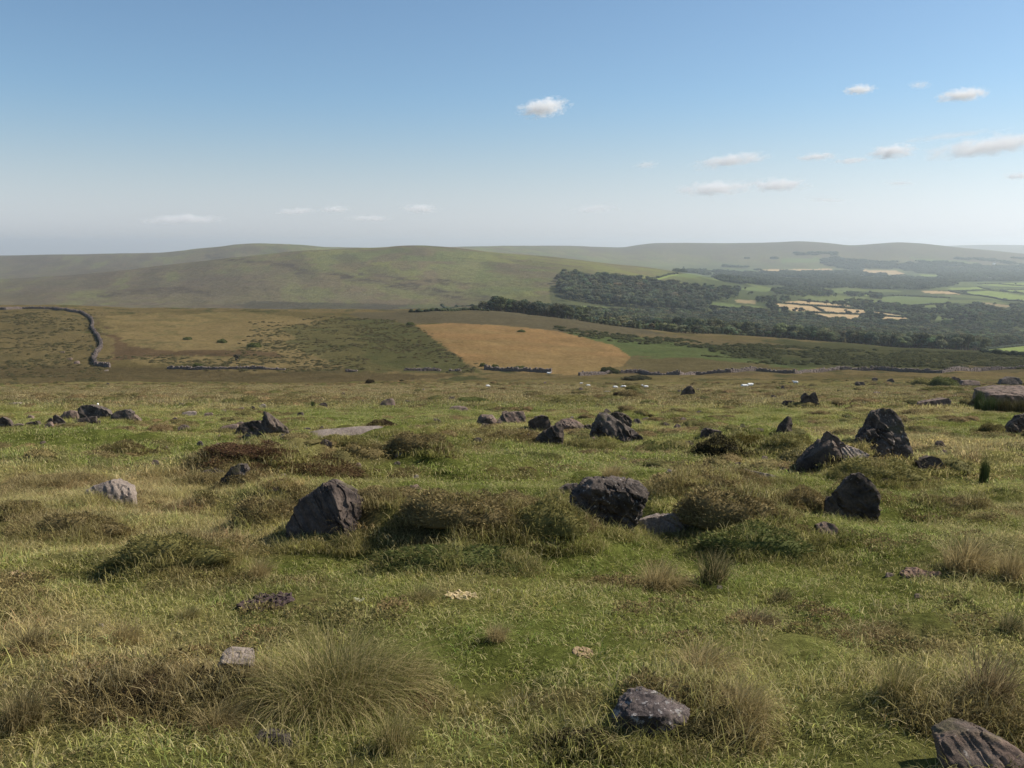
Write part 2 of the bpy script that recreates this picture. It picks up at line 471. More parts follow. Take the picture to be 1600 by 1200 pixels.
def mixc(n, fac, a, b, mode='MIX'):
    t = nd(n, 'ShaderNodeMix', data_type='RGBA', blend_type=mode)
    for sock, v in ((t.inputs[0], fac), (t.inputs[6], a), (t.inputs[7], b)):
        if hasattr(v, 'links') or hasattr(v, 'is_linked'): n.links.new(v, sock)
        elif isinstance(v, (int, float)): sock.default_value = v
        else: sock.default_value = (*v, 1) if len(v) == 3 else v
    return t.outputs[2]

def ground_mat(name, scales, amp, bump):
    m, n, b = newmat(name)
    at = nd(n, 'ShaderNodeAttribute', attribute_name='Col')
    geo = nd(n, 'ShaderNodeNewGeometry')
    val = None
    for sc, lo, hi in scales:
        t = noise(n, sc, 6, .65, geo.outputs['Position'])
        v = maprange(n, t.outputs[0], .3, .7, lo, hi)
        if val is None: val = v
        else:
            mm = nd(n, 'ShaderNodeMath', operation='MULTIPLY'); n.links.new(val, mm.inputs[0]); n.links.new(v, mm.inputs[1]); val = mm.outputs[0]
    cmb = nd(n, 'ShaderNodeVectorMath', operation='SCALE'); n.links.new(at.outputs['Color'], cmb.inputs[0]); n.links.new(val, cmb.inputs['Scale'])
    n.links.new(cmb.outputs[0], b.inputs['Base Color'])
    bt = noise(n, bump[0], 6, .7, geo.outputs['Position'])
    bn = nd(n, 'ShaderNodeBump'); bn.inputs['Strength'].default_value = 1; bn.inputs['Distance'].default_value = bump[1]
    n.links.new(bt.outputs[0], bn.inputs['Height']); n.links.new(bn.outputs[0], b.inputs['Normal'])
    b.inputs['Specular IOR Level'].default_value = 0.0
    return m

def leaf_mat(name, base=None, vary=.5, straw=None, strawpos=.72, trans=.3, inst=True):
    """plants: colour = tint of the plant, each blade or leaf a little different"""
    m, n, b = newmat(name)
    ti = nd(n, 'ShaderNodeAttribute', attribute_name='tint', attribute_type='INSTANCER')
    bl = nd(n, 'ShaderNodeAttribute', attribute_name='bl')
    col = ti.outputs['Color']
    f = maprange(n, bl.outputs['Fac'], 0, 1, 1 - vary, 1 + vary)
    sc = nd(n, 'ShaderNodeVectorMath', operation='SCALE'); n.links.new(col, sc.inputs[0]); n.links.new(f, sc.inputs['Scale'])
    out = sc.outputs[0]
    if straw:
        k = nd(n, 'ShaderNodeMath', operation='GREATER_THAN'); n.links.new(bl.outputs['Fac'], k.inputs[0]); k.inputs[1].default_value = strawpos
        kk = nd(n, 'ShaderNodeMath', operation='MULTIPLY'); n.links.new(k.outputs[0], kk.inputs[0]); kk.inputs[1].default_value = .75
        out = mixc(n, kk.outputs[0], out, straw)
    n.links.new(out, b.inputs['Base Color'])
    b.inputs['Roughness'].default_value = .75
    b.inputs['Specular IOR Level'].default_value = .06
    tr = nd(n, 'ShaderNodeBsdfTranslucent'); n.links.new(out, tr.inputs['Color'])
    mx = nd(n, 'ShaderNodeMixShader'); mx.inputs[0].default_value = trans
    o = n.nodes['Material Output']
    n.links.new(b.outputs[0], mx.inputs[1]); n.links.new(tr.outputs[0], mx.inputs[2]); n.links.new(mx.outputs[0], o.inputs['Surface'])
    return m

M_GROUND = ground_mat('turf', [(1.6, .62, 1.15), (14, .5, 1.25)], 1, (30, .03))
M_MOOR = ground_mat('moor', [(.6, .70, 1.28), (.09, .85, 1.15)], 1, (.9, .5))
M_HILL = ground_mat('hill_cover', [(.035, .86, 1.12), (.20, .80, 1.2)], 1, (.06, 5))
M_GRASS = leaf_mat('grass_blades', vary=.68, straw=(.56, .46, .25), strawpos=.76, trans=.45)
M_TUSS = leaf_mat('tussock_blades', vary=.45, straw=(.50, .39, .20), strawpos=.62, trans=.4)
M_HEATH = leaf_mat('heather_sprigs', vary=.6, straw=(.30, .24, .10), strawpos=.80, trans=.25)
M_TREE = leaf_mat('tree_leaves', vary=.5, trans=.25)
M_TRUNK, n_, b_ = newmat('bark'); b_.inputs['Base Color'].default_value = (.09, .07, .05, 1)
M_SOIL, n_, b_ = newmat('peat')
t_ = noise(n_, 40, 5); n_.links.new(mixc(n_, t_.outputs[0], (.03, .022, .014), (.10, .07, .045)), b_.inputs['Base Color'])

def rock_mat(name, dark, light, lichen, amount, pink=None):
    m, n, b = newmat(name)
    tc = nd(n, 'ShaderNodeTexCoord'); v = tc.outputs['Object']
    oi = nd(n, 'ShaderNodeObjectInfo')
    add = nd(n, 'ShaderNodeVectorMath', operation='ADD'); n.links.new(v, add.inputs[0])
    ml = nd(n, 'ShaderNodeVectorMath', operation='SCALE'); ml.inputs[0].default_value = (31, 17, 53); n.links.new(oi.outputs['Random'], ml.inputs['Scale'])
    n.links.new(ml.outputs[0], add.inputs[1]); v = add.outputs[0]
    a = noise(n, 3.2, 6, .65, v); f = noise(n, 45, 4, .7, v); g = noise(n, 26, 5, .65, v); h = noise(n, 6, 3, .5, v)
    c = mixc(n, maprange(n, a.outputs[0], .35, .65, 0, 1), dark, light)
    if pink: c = mixc(n, maprange(n, h.outputs[0], .45, .62, 0, .7), c, pink)
    c = mixc(n, maprange(n, f.outputs[0], .40, .66, 0, .55), c, (.035, .03, .028))
    c = mixc(n, maprange(n, g.outputs[0], .70 - amount, .74 - amount, 0, .85), c, lichen)
    vo = nd(n, 'ShaderNodeTexVoronoi'); vo.inputs['Scale'].default_value = 9; n.links.new(v, vo.inputs['Vector'])
    mo = noise(n, 2.3, 4, .6, v)
    c = mixc(n, maprange(n, mo.outputs[0], .60, .68, 0, .6), c, (.085, .080, .030))
    n.links.new(c, b.inputs['Base Color'])
    bt = noise(n, 16, 8, .72, v)
    bn = nd(n, 'ShaderNodeBump'); bn.inputs['Distance'].default_value = .035; bn.inputs['Strength'].default_value = .9
    n.links.new(bt.outputs[0], bn.inputs['Height']); n.links.new(bn.outputs[0], b.inputs['Normal'])
    b.inputs['Roughness'].default_value = .9; b.inputs['Specular IOR Level'].default_value = .2
    return m
M_ROCK = rock_mat('granite_dark', (.034, .026, .021), (.175, .132, .102), (.30, .26, .21), .035)
M_ROCKP = rock_mat('granite_pink', (.060, .044, .035), (.24, .178, .138), (.40, .35, .30), .04, (.27, .18, .135))
M_ROCKL = rock_mat('granite_pale', (.22, .170, .138), (.38, .31, .255), (.50, .44, .38), .06)
M_ROCKS = rock_mat('granite_lichened', (.036, .028, .023), (.185, .145, .118), (.38, .34, .30), .09)
M_ROCKM = rock_mat('granite_crusted', (.060, .047, .044), (.19, .150, .135), (.36, .33, .31), .12)
M_ROCKB = rock_mat('granite_brown', (.040, .029, .024), (.21, .158, .125), (.33, .29, .25), .03)
RM = {'b': M_ROCKB, 'm': M_ROCKM, 'd': M_ROCK, 'p': M_ROCKP, 'l': M_ROCKL, 's': M_ROCKS}
M_WOOL, n_, b_ = newmat('fleece'); b_.inputs['Base Color'].default_value = (.80, .78, .74, 1)
M_DARKHIDE, n_, b_ = newmat('dark_hide'); b_.inputs['Base Color'].default_value = (.05, .045, .045, 1)
M_WHITEWALL, n_, b_ = newmat('limewash'); b_.inputs['Base Color'].default_value = (.82, .81, .77, 1)
M_SLATE, n_, b_ = newmat('slate'); b_.inputs['Base Color'].default_value = (.16, .16, .18, 1)
M_GLASS, n_, b_ = newmat('dark_pane'); b_.inputs['Base Color'].default_value = (.03, .035, .04, 1); b_.inputs['Roughness'].default_value = .2

# ------------------------------------------------------------------ the ground
def colspace(n_in, n_out, lim, outer):
    a = np.linspace(-lim, lim, n_in)
    e = lim + (outer - lim) * (np.linspace(0, 1, n_out + 1)[1:]) ** 1.3
    return np.concatenate([-e[::-1], a, e])

def grid_mesh(name, ucols, ys, off, colour, mat):
    U, Y = np.meshgrid(ucols, ys)
    X = U * (Y + off)
    x, y = X.ravel(), Y.ravel()
    z = H(x, y)
    c = colour(x, y, z)
    nr, nc = len(ys), len(ucols)
    i = np.arange(nr * nc).reshape(nr, nc)
    q = np.stack([i[:-1, :-1], i[:-1, 1:], i[1:, 1:], i[1:, :-1]], axis=-1).reshape(-1, 4)
    me = mesh_np(name, np.stack([x, y, z], 1), q, (mat,), True, c)
    o = link(name, me); o['kind'] = 'structure'
    return o

OFF = 5.0
UC = colspace(560, 20, .66, 1.3)
near_ys = np.exp(np.linspace(math.log(1.0), math.log(75.0 + OFF), 430)) - OFF
def nc_(x, y, z): return near_color(x, y, z)[0] * .46
grid_mesh('ground', UC, near_ys, OFF, nc_, M_GROUND)
def mid_col(x, y, z):
    a = near_color(x, y, z)[0] * .52; b = far_color(x, y, z) * (.88 + .12 * sstep(700, 1100, y))[:, None]
    t = (sstep(170, 250, y + (fbm(x / 30, y / 30, 7, 3) - .5) * 90))[:, None]
    return a * (1 - t) + b * t
my = np.exp(np.linspace(math.log(75.0 + OFF), math.log(600 + OFF), 200)) - OFF
grid_mesh('moorland', colspace(560, 20, .66, 1.3), my, OFF, mid_col, M_MOOR)
hy = np.exp(np.linspace(math.log(600.0 + OFF), math.log(12400), 300)) - OFF
grid_mesh('hills_and_valley', colspace(760, 20, .64, 1.25), hy, OFF, far_color, M_HILL)
# SECTION2
# ------------------------------------------------------------------ air
def haze_box():
    x0, x1, y0, y1, z0, z1 = -19000, 19000, -60, 12600, -260, 90
    V = [(x, y, z) for x in (x0, x1) for y in (y0, y1) for z in (z0, z1)]
    Fq = [(0, 1, 3, 2), (4, 6, 7, 5), (0, 4, 5, 1), (2, 3, 7, 6), (0, 2, 6, 4), (1, 5, 7, 3)]
    m = bpy.data.materials.new('air'); m.use_nodes = True
    n = m.node_tree; n.nodes.remove(n.nodes['Principled BSDF'])
    v = nd(n, 'ShaderNodeVolumePrincipled')
    v.inputs['Color'].default_value = (.86, .94, 1.0, 1)
    v.inputs['Density'].default_value = HAZE
    v.inputs['Anisotropy'].default_value = .45
    n.links.new(v.outputs[0], n.nodes['Material Output'].inputs['Volume'])
    me = mesh_np('haze', V, [np.array(Fq)], (m,), False)
    o = link('haze', me); o['kind'] = 'stuff'; o['label'] = 'thin blue summer haze over the valley'
HAZE = 0.85e-4
haze_box()

# ------------------------------------------------------------------ rocks
def hull_mesh(name, pts, levels, amp, seed, mat, scale, dscale):
    bm = bmesh.new()
    for p in pts: bm.verts.new(p)
    r = bmesh.ops.convex_hull(bm, input=bm.verts)
    bmesh.ops.delete(bm, geom=[v for v in bm.verts if not v.link_faces], context='VERTS')
    bmesh.ops.triangulate(bm, faces=bm.faces)
    # break long edges so relief is even
    for k in range(levels):
        lim = scale * (.42 * .5 ** k)
        ed = [e for e in bm.edges if e.calc_length() > lim]
        if ed: bmesh.ops.subdivide_edges(bm, edges=ed, cuts=1, use_grid_fill=False)
        bmesh.ops.triangulate(bm, faces=[f for f in bm.faces if len(f.verts) > 3])
    bmesh.ops.smooth_vert(bm, verts=bm.verts, factor=.22, use_axis_x=True, use_axis_y=True, use_axis_z=True)
    bm.normal_update()
    co = np.array([v.co[:] for v in bm.verts]); no = np.array([v.normal[:] for v in bm.verts])
    q = co / scale
    def n3(s, k): return (fbm(q[:, 0] * s + q[:, 2] * s * .7 + seed, q[:, 1] * s - q[:, 2] * s * .8 + seed * 1.7, k, 4) - .5)
    d = n3(2.4, seed) * 2.2 * amp + (.22 - np.abs(n3(6.0, seed + 9)) * 2.6) * amp * .75 + n3(17, seed + 5) * amp * 1.2 + n3(40, seed + 7) * amp * .5
    d = d - np.where(np.abs(n3(2.2, seed + 21)) < .022, amp * .9, 0)
    # bedding steps
    st = (q[:, 2] * 7 + n3(2, seed + 3) * 5); d = d + (np.abs(st - np.round(st)) - .25) * amp * .7
    co = co + no * (d * dscale)[:, None]
    for v, c in zip(bm.verts, co): v.co = c
    me = bpy.data.meshes.new(name); bm.to_mesh(me); bm.free()
    me.polygons.foreach_set('use_smooth', np.ones(len(me.polygons), bool))
    try: me.set_sharp_from_angle(angle=R(38))
    except Exception: pass
    me.materials.append(mat)
    return me

def rock(label, sil, mat='d', lean=.5, th=.6, ridge=(), base=None, levels=None, amp=.045, name='rock', cat='rock', group=None, sink=.12, back=.78):
    """sil: outline of the stone against what lies behind it; lean: how far its top lies behind its foot per metre of height"""
    xs = [p[0] for p in sil]; ys = [p[1] for p in sil]
    bx, by = base or ((min(xs) + max(xs)) / 2, max(ys) - .06 * (max(ys) - min(ys)))
    P = hit([bx], [by])[0]; D = P[1]
    wpx = max(xs) - min(xs); size = wpx / F * D
    hw = (max(ys) - min(ys)) / F * D
    fm = max([q[2] for q in ridge] + [0]); D0 = D; D = D + fm * size      # the foot nearest the viewer stands on the ground
    pts = []
    zb = P[2]
    for (a, b) in sil:
        u, s = ray_us(a, b)
        y = D
        for _ in range(4):                       # plane through the foot, leaning back
            y = D + lean * max(0, s * y - zb)
            y = min(y, D + 4 * size)
        pts.append((u * y, y, s * y))
    for (a, b, f) in ridge:
        u, s = ray_us(a, b); y = D - f * size
        pts.append((u * y, y, s * y))
    c = np.mean(pts, axis=0)
    bk = []
    for p in pts[:len(sil)]:
        q = np.array(p); q = c + (q - c) * back; q[1] = p[1] + th * size
        q[2] = min(q[2], p[2]) - .06 * hw
        bk.append(tuple(q))
    low = []
    for p in list(pts) + bk:
        if p[2] < zb + .3 * max(hw, .05): low.append((p[0], p[1], min(p[2], zb) - sink * max(size, hw) - .15 * th * size))
    allp = np.array(pts + bk + low)
    o0 = np.array((P[0], D, zb))
    pxw = wpx
    if levels is None: levels = 5 if pxw > 90 else 4 if pxw > 40 else 3 if pxw > 16 else 2
    sc = max(size, hw)
    me = hull_mesh(name, [tuple(p - o0) for p in allp], levels, amp, int(abs(bx * 7 + by * 13)) % 1000, RM[mat], sc, min(sc, 1.6 * min(size, hw)))
    o = link(name, me); o.location = o0
    tag(o, label, cat, group)
    ROCKS.append((P[0], D0, size * .5, th * size, hw))
    if wpx > 9 and lean >= .7: CLEAR.append((P[0], D0 + min(lean, 3) * hw * .42, size * .5 + .03, max(.5 * min(lean, 3) * hw, .3 * size) + (.05 if D0 < 14 else .10)))
    return o

def small(label, cx, base, w_, h_, mat='d', lean=1.2, th=.5, seed=None, **kw):
    rr = random.Random(int(cx * 31 + base * 7))
    k = rr.choice((6, 7, 8)); sil = []
    for i in range(k):
        a = math.pi * i / (k - 1)
        j = rr.uniform(.62, 1.0)
        sil.append((cx - math.cos(a) * w_ / 2 * j, base - (math.sin(a) ** .7) * h_ * j))
    kw.setdefault('amp', .07)
    return rock(label, sil, mat, lean, th, **kw)

CLEAR = []; ROCKS = []
# the nearer stones
rock('large dark pyramid boulder with one sunlit right face, foot in dark green turf',
     [(444, 842), (446, 822), (456, 800), (467, 781), (480, 777), (492, 767), (504, 757), (516, 752), (537, 762), (555, 772), (566, 781), (560, 800), (560, 815), (566, 832), (560, 842), (500, 842)],
     'b', .06, .55, ridge=[(519, 763, .10), (525, 785, .22), (532, 808, .30), (540, 835, .34), (468, 838, .16)], base=(505, 840), levels=6, amp=.026, cat='boulder', name='boulder', sink=.10)
rock('dark overhanging slab with a rough sunlit top edge, tilted over a hollow',
     [(890, 778), (905, 759), (918, 752), (940, 753), (960, 751), (990, 757), (1010, 763), (1017, 770), (1006, 788), (990, 806), (970, 824), (925, 826), (900, 806)],
     's', .10, .6, ridge=[(925, 764, .14), (990, 770, .12), (1005, 776, .08)], base=(948, 828), amp=.04, cat='slab', name='slab', sink=.14)
rock('thin grey flake of rock poking out left of the overhanging slab', [(855, 774), (868, 766), (885, 758), (903, 755), (906, 764), (884, 771)], 's', .6, .3, cat='rock')
rock('low blue grey stone in the shade under the overhanging slab', [(968, 846), (975, 826), (1000, 812), (1030, 806), (1062, 803), (1088, 808), (1088, 822), (1045, 833), (1005, 846)], 'l', .3, .25, cat='stone', name='stone')
rock('pale pinkish domed boulder alone in rough grass beside brown heather', [(129, 782), (134, 766), (150, 757), (172, 749), (190, 757), (202, 762), (208, 778), (207, 792), (165, 790), (131, 789)],
     'l', .55, .45, ridge=[(160, 788, .12), (180, 768, .0)], cat='boulder', name='boulder', amp=.03)
rock('big dark upright stone with a blunt point, right of the gorse bank', [(1290, 803), (1291, 786), (1302, 774), (1311, 764), (1322, 750), (1330, 742), (1345, 738), (1358, 748), (1367, 760), (1373, 776), (1375, 795), (1370, 812), (1345, 825), (1308, 815)],
     'd', .12, .35, cat='standing stone', name='standing_stone')
rock('pale lichened stone low in the turf below the big dark upright stone', [(1274, 820), (1290, 815), (1304, 820), (1310, 827), (1306, 837), (1292, 838), (1280, 830)], 'p', .8, .4, name='stone', cat='stone')
rock('tallest stone of the ring, a rounded dark hump with a lit right shoulder', [(1336, 700), (1339, 683), (1347, 670), (1356, 657), (1366, 642), (1378, 637), (1392, 640), (1403, 648), (1409, 662), (1416, 680), (1422, 695), (1427, 712), (1426, 720), (1390, 718), (1345, 708)],
     's', .25, .35, cat='standing stone', name='standing_stone', amp=.04)
rock('rounded lichened stone leaning in front of the tallest stone', [(1335, 696), (1345, 681), (1358, 671), (1376, 668), (1392, 675), (1397, 690), (1393, 704), (1378, 712), (1352, 708)], 's', .3, .4, base=(1366, 722), amp=.06)
rock('dark broad triangular stone with a lit ridge, left of the tallest stone', [(1243, 735), (1250, 722), (1266, 710), (1280, 698), (1292, 687), (1299, 686), (1308, 698), (1320, 709), (1325, 722), (1305, 737), (1268, 740)],
     'd', .2, .5, ridge=[(1302, 692, .05), (1312, 712, .1)], amp=.035)
rock('pointed grey stone showing behind the dark broad triangular stone', [(1283, 692), (1288, 680), (1292, 673), (1301, 679), (1312, 687), (1323, 697), (1320, 706), (1296, 704)], 'p', .3, .4, base=(1303, 722))
rock('sunlit sloping stone wedged between the triangular stone and the tallest stone', [(1314, 701), (1326, 697), (1338, 700), (1350, 705), (1361, 711), (1345, 719), (1320, 720)], 'l', .8, .5, base=(1338, 726))
rock('small round stone at the right foot of the tallest stone', [(1432, 722), (1442, 716), (1456, 712), (1468, 716), (1474, 724), (1473, 733), (1460, 737), (1440, 734)], 'd', .3, .5, amp=.03)
rock('small dark standing triangle with a pale right edge behind a heather dome', [(1210, 683), (1214, 668), (1222, 658), (1231, 650), (1236, 653), (1238, 667), (1238, 678), (1222, 684)], 'd', .1, .35, ridge=[(1229, 668, .2)])
rock('long low pale log of stone lying in brown heather', [(1146, 734), (1158, 732), (1180, 737), (1208, 742), (1233, 747), (1222, 750), (1190, 749), (1165, 743)], 'l', .6, .12)
rock('dark lumpy little stone with a pale tail, left of two dark bushes', [(1093, 686), (1095, 675), (1104, 669), (1112, 673), (1128, 674), (1130, 680), (1116, 685)], 'd', .3, .5)
small('flat pale stone trailing from the dark lumpy little stone', 1138, 683, 34, 7, 'p', 2.0)
small('grey stone sunk in the low mound of green heather', 1077, 698, 26, 10, 'd', .8)
small('dark pebble of rock beside the yellowish bush', 1200, 694, 11, 7, 'd')
small('flat brown stone on the lawn behind the dark bushes', 1185, 673, 24, 5, 'd', 2)
rock('big rough heap of rock sloping down to the right, centre of the far ring', [(921, 672), (928, 660), (936, 648), (946, 646), (957, 654), (968, 663), (985, 673), (1000, 680), (1007, 686), (1005, 690), (982, 684), (950, 678)], 's', .5, .5, amp=.07)
rock('dark block perched behind the rough heap of rock', [(946, 652), (958, 645), (972, 645), (983, 650), (988, 658), (986, 668), (968, 670)], 'd', .2, .5, base=(966, 676), amp=.05)
rock('wedge of pale topped rock left of the rough heap', [(868, 662), (878, 655), (892, 655), (903, 659), (913, 665), (905, 673), (885, 677), (870, 671)], 'p', .9, .5, ridge=[(890, 665, .1)])
small('brown low stone between the pale topped wedge and the rough heap', 919, 673, 22, 10, 'd', .8)
rock('dark upright stone with a rounded top in front of the cube stone', [(833, 696), (836, 684), (848, 674), (862, 667), (876, 662), (880, 668), (881, 682), (880, 692), (862, 699), (842, 699)], 'd', .15, .35, ridge=[(872, 680, .1)])
rock('dark cube shaped stone in the far arc of the ring', [(825, 668), (825, 657), (838, 651), (848, 648), (857, 650), (861, 658), (861, 670), (848, 676), (828, 673)], 'd', .1, .5)
rock('flat dark slab lying in front of the cube stone', [(797, 675), (803, 669), (818, 668), (834, 673), (845, 677), (842, 681), (820, 681), (800, 679)], 'd', .8, .2)
rock('pale grey block with a sunlit top, right one of two blocks', [(778, 657), (785, 647), (800, 644), (818, 643), (821, 650), (820, 660), (802, 662), (785, 661)], 'p', .7, .5)
rock('pale grey block with a slanting front, left one of two blocks', [(744, 662), (746, 654), (752, 648), (770, 648), (777, 656), (775, 665), (758, 667), (746, 665)], 'p', .5, .5, ridge=[(763, 652, .1)])
small('rough stone filling the gap between two pale grey blocks', 779, 667, 14, 10, 'd', .6)
small('small pale stone lying behind the flat dark slab', 792, 677, 11, 6, 'l')
rock('low dark stone with a brown lit top, lone behind the far arc', [(700, 643), (702, 637), (714, 635), (730, 637), (733, 641), (718, 643)], 'p', 1.2, .5)
small('dark purplish stone showing over heather at the near edge of the tan grass', 706, 624, 15, 5, 'd')
small('small dark lump of rock on green turf left of the two pale blocks', 683, 662, 18, 10, 'd', .6)
small('tiny dark stone beside the brown heather on the long slab', 629, 660, 8, 5, 'd', .6)
small('small grey stone on the turf behind the long flat slab', 638, 631, 17, 7, 'd', .7)
rock('angular grey rock with a dark right end at the edge of tan grass', [(590, 635), (596, 628), (604, 624), (612, 622), (618, 629), (615, 635), (602, 637)], 'p', .8, .6)
small('low dark stone beside a clump of rushes at the edge of tan grass', 504, 636, 17, 8, 'd', .8)
small('dark thin stone right of the small grey stone', 663, 631, 11, 5, 'd')
rock('long flat pale slab lying in the turf with dark front edge', [(478, 681), (482, 675), (500, 671), (530, 670), (562, 666), (592, 665), (621, 672), (606, 677), (545, 678), (510, 684), (488, 684)], 'l', 3.0, .06, amp=.012, name='slab', cat='slab', sink=.03)
small('small dark stone in front of the left end of the long pale slab', 509, 697, 26, 11, 'd', .7)
small('little brown stone on top edge of the long pale slab', 503, 671, 12, 5, 'd', .7)
rock('tall dark pointed stone with a sloping lit right edge, left of the long slab', [(400, 683), (404, 668), (409, 652), (411, 643), (418, 645), (428, 655), (440, 664), (450, 670), (452, 680), (430, 686), (410, 686)], 'd', .2, .4, ridge=[(421, 662, .08)])
rock('dark rounded block leaning against the tall pointed stone', [(367, 683), (370, 669), (380, 660), (393, 657), (405, 657), (409, 664), (405, 682), (380, 686)], 'd', .3, .5)
small('small pinkish stone at the foot of the dark rounded block', 386, 688, 19, 15, 'p', .5)
small('flat dark stone at the right foot of the tall pointed stone', 441, 686, 20, 6, 'd', .7)
small('dark topped pink stone half sunk below the tall pointed stone', 417, 698, 30, 10, 'p', .8)
small('pale flat stone behind and left of the dark rounded block', 357, 670, 34, 8, 'p', 2.0)
small('pale crested stone on a small green hump', 338, 702, 34, 10, 'l', .9)
small('small dark block with a pale side on the brown bank', 259, 705, 15, 8, 'p', .5)
rock('tilted dark stone with a knobbly pale top beside low heather', [(330, 768), (338, 755), (348, 744), (358, 733), (373, 724), (384, 725), (388, 733), (380, 744), (366, 756), (350, 766)], 's', .3, .4)
rock('flat grey stone left of the tilted dark stone', [(311, 741), (318, 735), (333, 732), (350, 736), (348, 743), (325, 746)], 's', 1.2, .4)
small('bare pinkish stone lying flush in brown heath behind the pyramid boulder', 554, 733, 27, 10, 'p', 1.6)
small('white stone in the turf at the end of the dark heather bank', 624, 713, 14, 7, 'l', .8)
small('pale small stone in the mossy slope left of the pyramid boulder', 443, 747, 12, 7, 'l', .8)
small('dark purple stone in heather left of the pyramid boulder', 414, 775, 18, 7, 'd', .8)
small('small dark stone with a white foot right of the pyramid boulder', 634, 777, 20, 13, 'l', .5)
small('flat pale stone just behind the small white footed stone', 648, 764, 22, 7, 'p', 1.4)
small('pale stone tip showing in front of the brown heather mound', 700, 798, 15, 6, 'l', .8)
small('small pale pinkish boulder in grass below the rough heap', 913, 694, 11, 8, 'l', .5)
small('dark thin stone lying on turf before the far arc of the ring', 748, 691, 22, 8, 'd', .7)
small('long dark stone flat on turf right of the rough heap', 1012, 658, 24, 7, 'd', .9)
small('knobbly dark stone near the long dark stone right of the rough heap', 1045, 669, 17, 9, 'd', .5)
small('flat brown stone sunk in turf in front of the lone dark wedge', 1094, 648, 24, 6, 'd', 1.4)
rock('lone dark wedge stone on the far edge of the turf', [(1063, 618), (1067, 611), (1075, 604), (1081, 602), (1086, 610), (1086, 618), (1072, 620)], 'd', .2, .6)
small('low dark loaf shaped stone beside the split stone', 1233, 636, 26, 12, 'd', .3)
rock('split stone, left half a dark triangle with a pale right edge', [(1251, 633), (1252, 622), (1258, 613), (1265, 618), (1274, 625), (1281, 631), (1266, 635)], 'd', .2, .5)
rock('split stone, dark right half standing behind', [(1264, 619), (1268, 615), (1274, 611), (1277, 619), (1280, 627), (1270, 628)], 'd', .2, .4, base=(1271, 631))
small('tiny stone at the foot of the split stone', 1256, 637, 13, 5, 'd', .4)
small('little pointed grey stone before the white sheep', 1223, 609, 9, 8, 'p', .2)
rock('long raised slab like a bench, dark front and rounded right end', [(1434, 636), (1436, 630), (1450, 627), (1470, 625), (1483, 622), (1487, 626), (1485, 632), (1460, 634), (1440, 637)], 'p', .3, .35, name='slab', cat='slab')
rock('huge flat topped table stone behind a fringe of rushes', [(1538, 630), (1541, 613), (1560, 607), (1590, 605.5), (1640, 606), (1655, 612), (1655, 632), (1600, 636), (1545, 634)], 'p', 1.1, .5, ridge=[(1545, 617, .22), (1600, 618, .22), (1650, 620, .22), (1548, 634, .24), (1650, 636, .24)], base=(1590, 640), name='table_stone', cat='rock', amp=.04)
rock('dark jagged rock cut by the picture edge, upper of two', [(1578, 668), (1590, 658), (1598, 648), (1612, 645), (1625, 655), (1625, 676), (1596, 678)], 'd', .3, .5, base=(1602, 684))
rock('dark jagged rock lying in front of the other one at the picture edge', [(1576, 677), (1582, 671), (1597, 669), (1612, 672), (1614, 680), (1592, 682)], 's', .5, .5)
rock('grey ridge of rock behind the huge table stone', [(1563, 600), (1567, 593), (1580, 589), (1594, 590), (1599, 597), (1594, 602)], 's', .5, .5)
rock('flat slab with a dark front edge on the far turf', [(1502, 601), (1505, 595), (1520, 594), (1531, 596), (1532, 601), (1515, 603)], 'p', .9, .5)
rock('leaning blade of rock left of the flat far slab', [(1485, 592), (1490, 588), (1499, 591), (1506, 599), (1498, 599)], 'd', .3, .3)
small('dark bouldery stone left of three on the far turf', 1345, 604, 20, 9, 'd', .5)
small('small pointed stone, middle of three on the far turf', 1367, 595, 12, 7, 'p', .3)
small('dark low stone, right of three on the far turf', 1392, 598, 18, 8, 'd', .5)
small('pinkish flat stone on far turf below the three dark stones', 1371, 616, 16, 5, 'p', 1.6)
small('pale flat stone near the bench like slab', 1493, 621, 15, 4, 'l', 1.6)
small('thin dark stone above the bench like slab', 1440, 621, 14, 4, 'd', .8)
# row of stones at the left edge
rock('dark rounded stone at the left picture edge', [(-6, 670), (-4, 655), (4, 651), (12, 656), (18, 664), (20, 670), (6, 672)], 'd', .3, .5)
small('pale small stone beside the dark stone at the left edge', 29, 668, 16, 8, 'p', .7)
small('low dark strip of rock in the left row of stones', 51, 665, 28, 8, 'd', .6)
small('dark wedge stone in the left row of stones', 77, 664, 17, 12, 'd', .2)
rock('thin tilted plate of stone standing in the left row', [(82, 650), (87, 648), (96, 654), (104, 661), (101, 664), (88, 664)], 'd', .2, .25)
rock('broad dark stone with a pink upper edge in the left row', [(93, 651), (100, 643), (112, 641), (120, 645), (121, 653), (108, 659), (98, 658)], 'p', .3, .5, ridge=[(108, 650, .1)])
rock('flat thin slab lying in front of the long grey rock', [(104, 660), (118, 655), (140, 652), (150, 651), (150, 658), (128, 661), (108, 663)], 'd', .5, .3, name='slab', cat='slab')
rock('long grey whale shaped rock in the left row', [(120, 641), (127, 633), (138, 632), (152, 636), (166, 641), (175, 649), (173, 658), (150, 656), (130, 650)], 's', .25, .4)
rock('grey rock continuing the whale shaped rock to the right', [(172, 650), (182, 642), (198, 640), (208, 645), (200, 655), (180, 658)], 's', .4, .5)
rock('pinkish low boulder ending the left row of stones', [(184, 658), (189, 651), (200, 646), (212, 651), (219, 657), (213, 661), (192, 661)], 'p', .6, .5)
small('pale stone row end on the turf beyond the left row', 295, 650, 32, 9, 'l', .9)
small('grey low stone on turf beside the pale row end', 325, 651, 18, 7, 'p', .9)
small('small pale lump of stone at the edge of the tan grass', 376, 641, 14, 6, 'p', .7)
small('pale stone set in dark heather before the whale shaped rock', 287, 672, 24, 9, 'p', .8)
